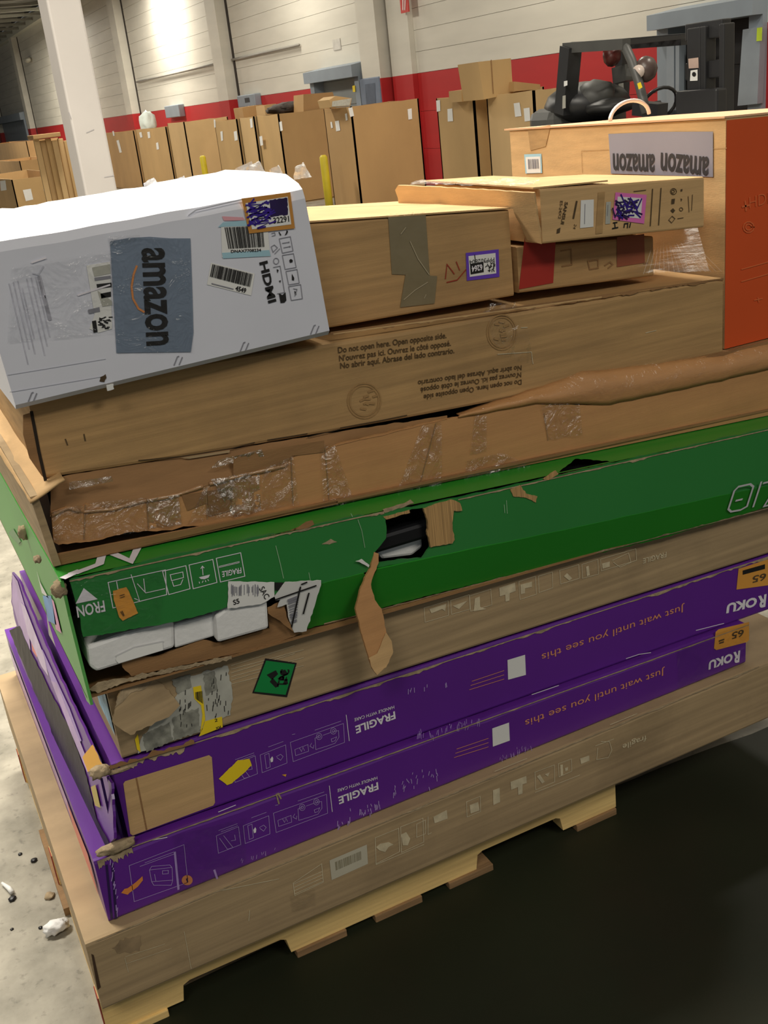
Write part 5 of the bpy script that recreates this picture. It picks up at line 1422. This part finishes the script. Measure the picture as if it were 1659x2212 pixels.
# fire sign on the pilaster
q = A2(1252, -40, 1298, -50, 1292, 80, 1260, 84)
pts = [at(p, PX(XW - .17)) for p in q]
t = thing('wall_sign', 'narrow vertical red and white sign on the pilaster', 'sign', (XW - .16, pts[2].y, pts[2].z))
box('plate', (XW - .185, min(p.y for p in pts), min(p.z for p in pts)), (XW - .16, max(p.y for p in pts), max(p.z for p in pts)), mat('sign_red', (196, 60, 52), .5, .05), t)
strokes('sign_print', [A2(1268, 0, 1268, 60), A2(1282, -2, 1280, 60)], PX(XW - .185), .03, PAPER, t, .006)

# ---- dock doors with hoods
CANVAS = mat('dock_hood_canvas', (136, 146, 156), .6, .08, 2)
DOORG = mat('dock_door_grey', (140, 146, 146), .6, .06, 2)
def dock(label, ya, yb, zt, zb, depth, door, x=XW):
    t = thing('dock_door', label, 'dock door', (x, (ya + yb) / 2, 0))
    vs = [(x, ya, zt), (x, yb, zt), (x - depth, yb, zt - .06), (x - depth, ya, zt - .06), (x, ya, zb), (x, yb, zb), (x - depth, yb, zb), (x - depth, ya, zb)]
    mesh('hood', vs, [(0, 1, 2, 3), (4, 7, 6, 5), (2, 1, 5, 6), (0, 3, 7, 4), (3, 2, 6, 7), (0, 4, 5, 1)], CANVAS, t)
    box('door_panel', (x - .06, ya + .05, 0), (x - .03, yb - .05, zb), door, t)
    for k in range(4):
        box('door_slat', (x - .075, ya + .2, k * zb / 4 + .02), (x - .06, yb - .2, (k + 1) * zb / 4 - .02), door, t)
    box('door_frame', (x - depth * .7, ya, 0), (x - .03, ya + .2, zb), CANVAS, t)
    box('door_frame', (x - depth * .7, yb - .2, 0), (x - .03, yb, zb), CANVAS, t)
    return t
y0, y1 = at((770, 135), PX(XW - .3)).y, at((664, 145), PX(XW - .3)).y
t = dock('grey canvas dock hood and door behind the large bulk bin', y0, y1, 2.25, 1.98, .42, DOORG)
decal('yellow_tag', A2(938, 560, 955, 556, 958, 598, 942, 600), PX(XW - .3), LAB_Y, t, .01)
y0, y1 = at((46, 225), PX(XW - .3)).y, at((-30, 225), PX(XW - .3)).y
dock('dark dock hood at the far left edge', y0, y1, 2.75, 2.35, .5, STEEL)
y0, y1 = at((1640, 40), PX(XW - .4)).y, at((1411, 40), PX(XW - .4)).y
DARK = mat('doorway_dark', (26, 26, 28), .6, .1)  # near-black panel colour holds the darkness of the open doorway
t = dock('dark dock doorway under a pale grey hood behind the forklift', y0, y1, at((1500, 5), PX(XW - .4)).z, at((1411, 66), PX(XW - .4)).z, .5, DARK)
for q, m in ((A3(1540, 140, 1625, 125, 1608, 490, 1515, 500), STEEL), (A3(1180, 215, 1215, 212, 1215, 520, 1180, 520), STEEL), (A3(1222, 210, 1240, 210, 1238, 520, 1222, 520), STEEL)):
    sheet('dock_post', q, PX(XW - .42), .08, m, t)
decal('yellow_tag', A3(1607, 132, 1632, 128, 1630, 192, 1604, 195), PX(XW - .42), mat('lime_tag', (190, 214, 50), .5), t, .01)

# ---- forklift
FK = mat('forklift_paint', (44, 44, 46), .4, .1, 4)
FKG = mat('forklift_grey', (78, 78, 76), .45, .1, 4)
FX = 6.5
pr = PX(FX)
fk = thing('forklift', 'dark grey sit-down forklift with overhead guard, parked by the red wall', 'forklift', (7.6, 7.6, 0))
P = lambda *c: [at(p, pr) for p in D2(*c)]
def fpt(x, y, dx=0): return at(D2(x, y)[0], PX(FX + dx))
# overhead guard: near side and far side
def strut(name, a, b, r, m=FK, par=fk):
    a, b = Vector(a), Vector(b)
    d = (b - a).normalized()
    s = Vector((1, 0, 0)) - d * d.x; s.normalize(); u = d.cross(s)
    vs = []
    for e in (a, b):
        for i, j in ((-1, -1), (1, -1), (1, 1), (-1, 1)): vs.append(e + s * r * i + u * r * j)
    return mesh(name, vs, [(0, 1, 2, 3), (7, 6, 5, 4), (0, 1, 5, 4), (1, 2, 6, 5), (2, 3, 7, 6), (3, 0, 4, 7)], m, par)
strut('rear_post', fpt(185, 140), fpt(140, 640), .075)
tube('front_post', [fpt(560, 120), fpt(600, 160), fpt(640, 250), fpt(690, 400), fpt(725, 540), fpt(745, 640)], .042, FKG, fk, 10)
strut('roof_rail', fpt(150, 150), fpt(600, 120), .045, FKG)
strut('roof_rail', fpt(590, 120, .9), fpt(1040, 85, .9), .05)
strut('rear_post', fpt(580, 150, .9), fpt(560, 560, .9), .055)
strut('roof_rail', fpt(170, 145), fpt(590, 118, .9), .04)
for k in range(5):
    a = fpt(200 + 80 * k, 140 - 5 * k); b = a + Vector((.95, .05, 0))
    strut('roof_bar', a, b, .018)
# seat, hood, counterweight
c = fpt(300, 560, .35)
lump('engine_cover', c, (.42, .42, .20), FK, fk, 3, 3, .08, 1.5)
cw = fpt(170, 620, .35)
box('counterweight', (cw.x - .45, cw.y - .35, 0.25), (cw.x + .5, cw.y + .12, cw.z + .05), FKG, fk, .1)
st = fpt(370, 520, .3)
lump('seat_back', st, (.22, .20, .16), mat('seat_vinyl', (64, 64, 62), .5, .1), fk, 5, 3, .12, 2)
lump('seat_cushion', fpt(480, 590, .3), (.25, .24, .08), mat('seat_vinyl_dark', (40, 40, 40), .5, .1), fk, 6, 3, .08, 2)
lo = fpt(430, 660, .3)
box('chassis', (lo.x - .45, fpt(760, 660, .3).y - .1, .15), (lo.x + .55, lo.y + .3, lo.z - .1), FK, fk, .06)
for sx in (-.45, .45):
    for yy in (lo.y + .05, fpt(760, 660, .3).y + .05):
        tube('wheel', [(lo.x + sx - .09, yy, .25), (lo.x + sx + .09, yy, .25)], .25, BLACK, fk, 20)
# lamps, wheel, stickers
hl = fpt(745, 310, .1)
lump('work_lamp', hl, (.10, .10, .11), mat('lamp_body', (84, 70, 66), .35, .1), fk, 2, 3, .05)
tube('lamp_lens', [hl + Vector((-.09, -.02, -.01)), hl + Vector((-.11, -.03, -.012))], .055, mat('lamp_lens', (206, 190, 180), .2), fk, 14)
lump('rear_lamp', fpt(490, 210, .45), (.09, .09, .10), mat('lamp_red_dark', (96, 40, 34), .4), fk, 4, 2, .15)
strut('lamp_bracket', fpt(700, 340, .1), fpt(620, 330, .1), .03, FKG)
strut('control_pod', fpt(600, 280, .5), fpt(610, 400, .5), .10, FKG)
sw = fpt(845, 570, .45)
ring = [sw + Vector((.20 * math.cos(a), .10 * math.sin(a) - .16 * math.sin(a), .14 * math.sin(a))) for a in [i * math.pi / 10 for i in range(20)]]
tube('steering_wheel', ring, .016, BLACK, fk, 8, closed=True)
strut('steering_column', sw, fpt(770, 660, .45), .035, FK)
strut('dash', fpt(680, 600, .3), fpt(870, 620, .3), .06, FK)
for q, m in (((680, 418, 705, 405, 720, 445, 692, 462), LAB_Y), ((132, 400, 158, 395, 158, 430, 132, 440), PAPER), ((122, 510, 145, 505, 145, 600, 120, 606), mat('sticker_grey', (170, 168, 160), .5)), ):
    decal('sticker', D2(*q), PX(FX - .10), m, fk, .004)
decal('sticker', D2(540, 420, 578, 412, 580, 462, 545, 466), PX(FX + .82), PAPER_G, fk, .004)
# mast in front of the doorway
for (ua, ub) in ((1050, 1150), (1290, 1330), (1150, 1190)):
    a = at(D2(ua, 60)[0], PX(FX + .3)); b = at(D2(ub, 60)[0], PX(FX + .3))
    box('mast_rail', (FX + .3, min(a.y, b.y), .05), (FX + .42, max(a.y, b.y), at((1500, 60), PX(FX + .35)).z), FK, fk, .01)
for v in (40, 330, 560):
    a = at(D2(1050, v)[0], PX(FX + .36)); b = at(D2(1330, v - 20)[0], PX(FX + .36))
    box('mast_crossbar', (FX + .34, min(a.y, b.y), a.z - .07), (FX + .44, max(a.y, b.y), a.z + .07), FK, fk, .01)
pm = PX(FX + .3)
decal('mast_sticker', D2(1062, 232, 1138, 222, 1140, 300, 1066, 305), pm, mat('sticker_pinkish', (196, 170, 158), .5), fk, .006)
decal('mast_sticker', D2(1080, 320, 1132, 312, 1132, 395, 1075, 398), pm, PAPER, fk, .006)
decal('sticker_dot', D2(*[v for t in range(12) for v in (1105 + 15 * math.cos(t * .524), 348 + 18 * math.sin(t * .524))]), pm, INK, fk, .010)
ca = at(D2(1050, 470)[0], pm)
box('carriage', (FX + .22, at(D2(1330, 560)[0], pm).y, .6), (FX + .34, at(D2(1015, 560)[0], pm).y, at(D2(1015, 470)[0], pm).z), FK, fk, .02)

# ---- bits on the floor
c = at((120, 1998), PZ(.02)); ob = lump('foam_chunk', (c.x, c.y, .016), (.028, .018, .014), FOAM, None, 4)
tag(ob, 'white chunk of packing foam on the floor beside the pallet', 'foam scrap')
c = at((20, 1920), PZ(.006)); ob = tube('paper_scrap', [(c.x - .012, c.y + .03, .007), (c.x, c.y, .007), (c.x + .004, c.y - .018, .007)], [.003, .006, .006], PAPER, None, 8)
tag(ob, 'thin white rolled paper scrap at the left of the floor', 'paper scrap')
for i, (u, v, s, lab) in enumerate(((27, 1943, .009, 'black crumb at the tip of the rolled paper scrap'), (74, 1860, .008, 'dark crumb on the floor above the foam chunk'), (44, 1846, .005, 'tiny dark speck farthest up the lit floor'), (88, 2005, .005, 'tiny dark speck just left of the foam chunk'), (108, 1938, .012, 'greyish splinter against the pallet edge'), (26, 2008, .004, 'faint dark speck on the lower left floor'))):
    c = at((u, v), PZ(0)); ob = lump('floor_crumb', (c.x, c.y, s * .35), (s, s, s * .5), BLACK if i != 4 else TORN, None, i + 2, 2)
    tag(ob, lab, 'debris', 'crumbs on the concrete floor')
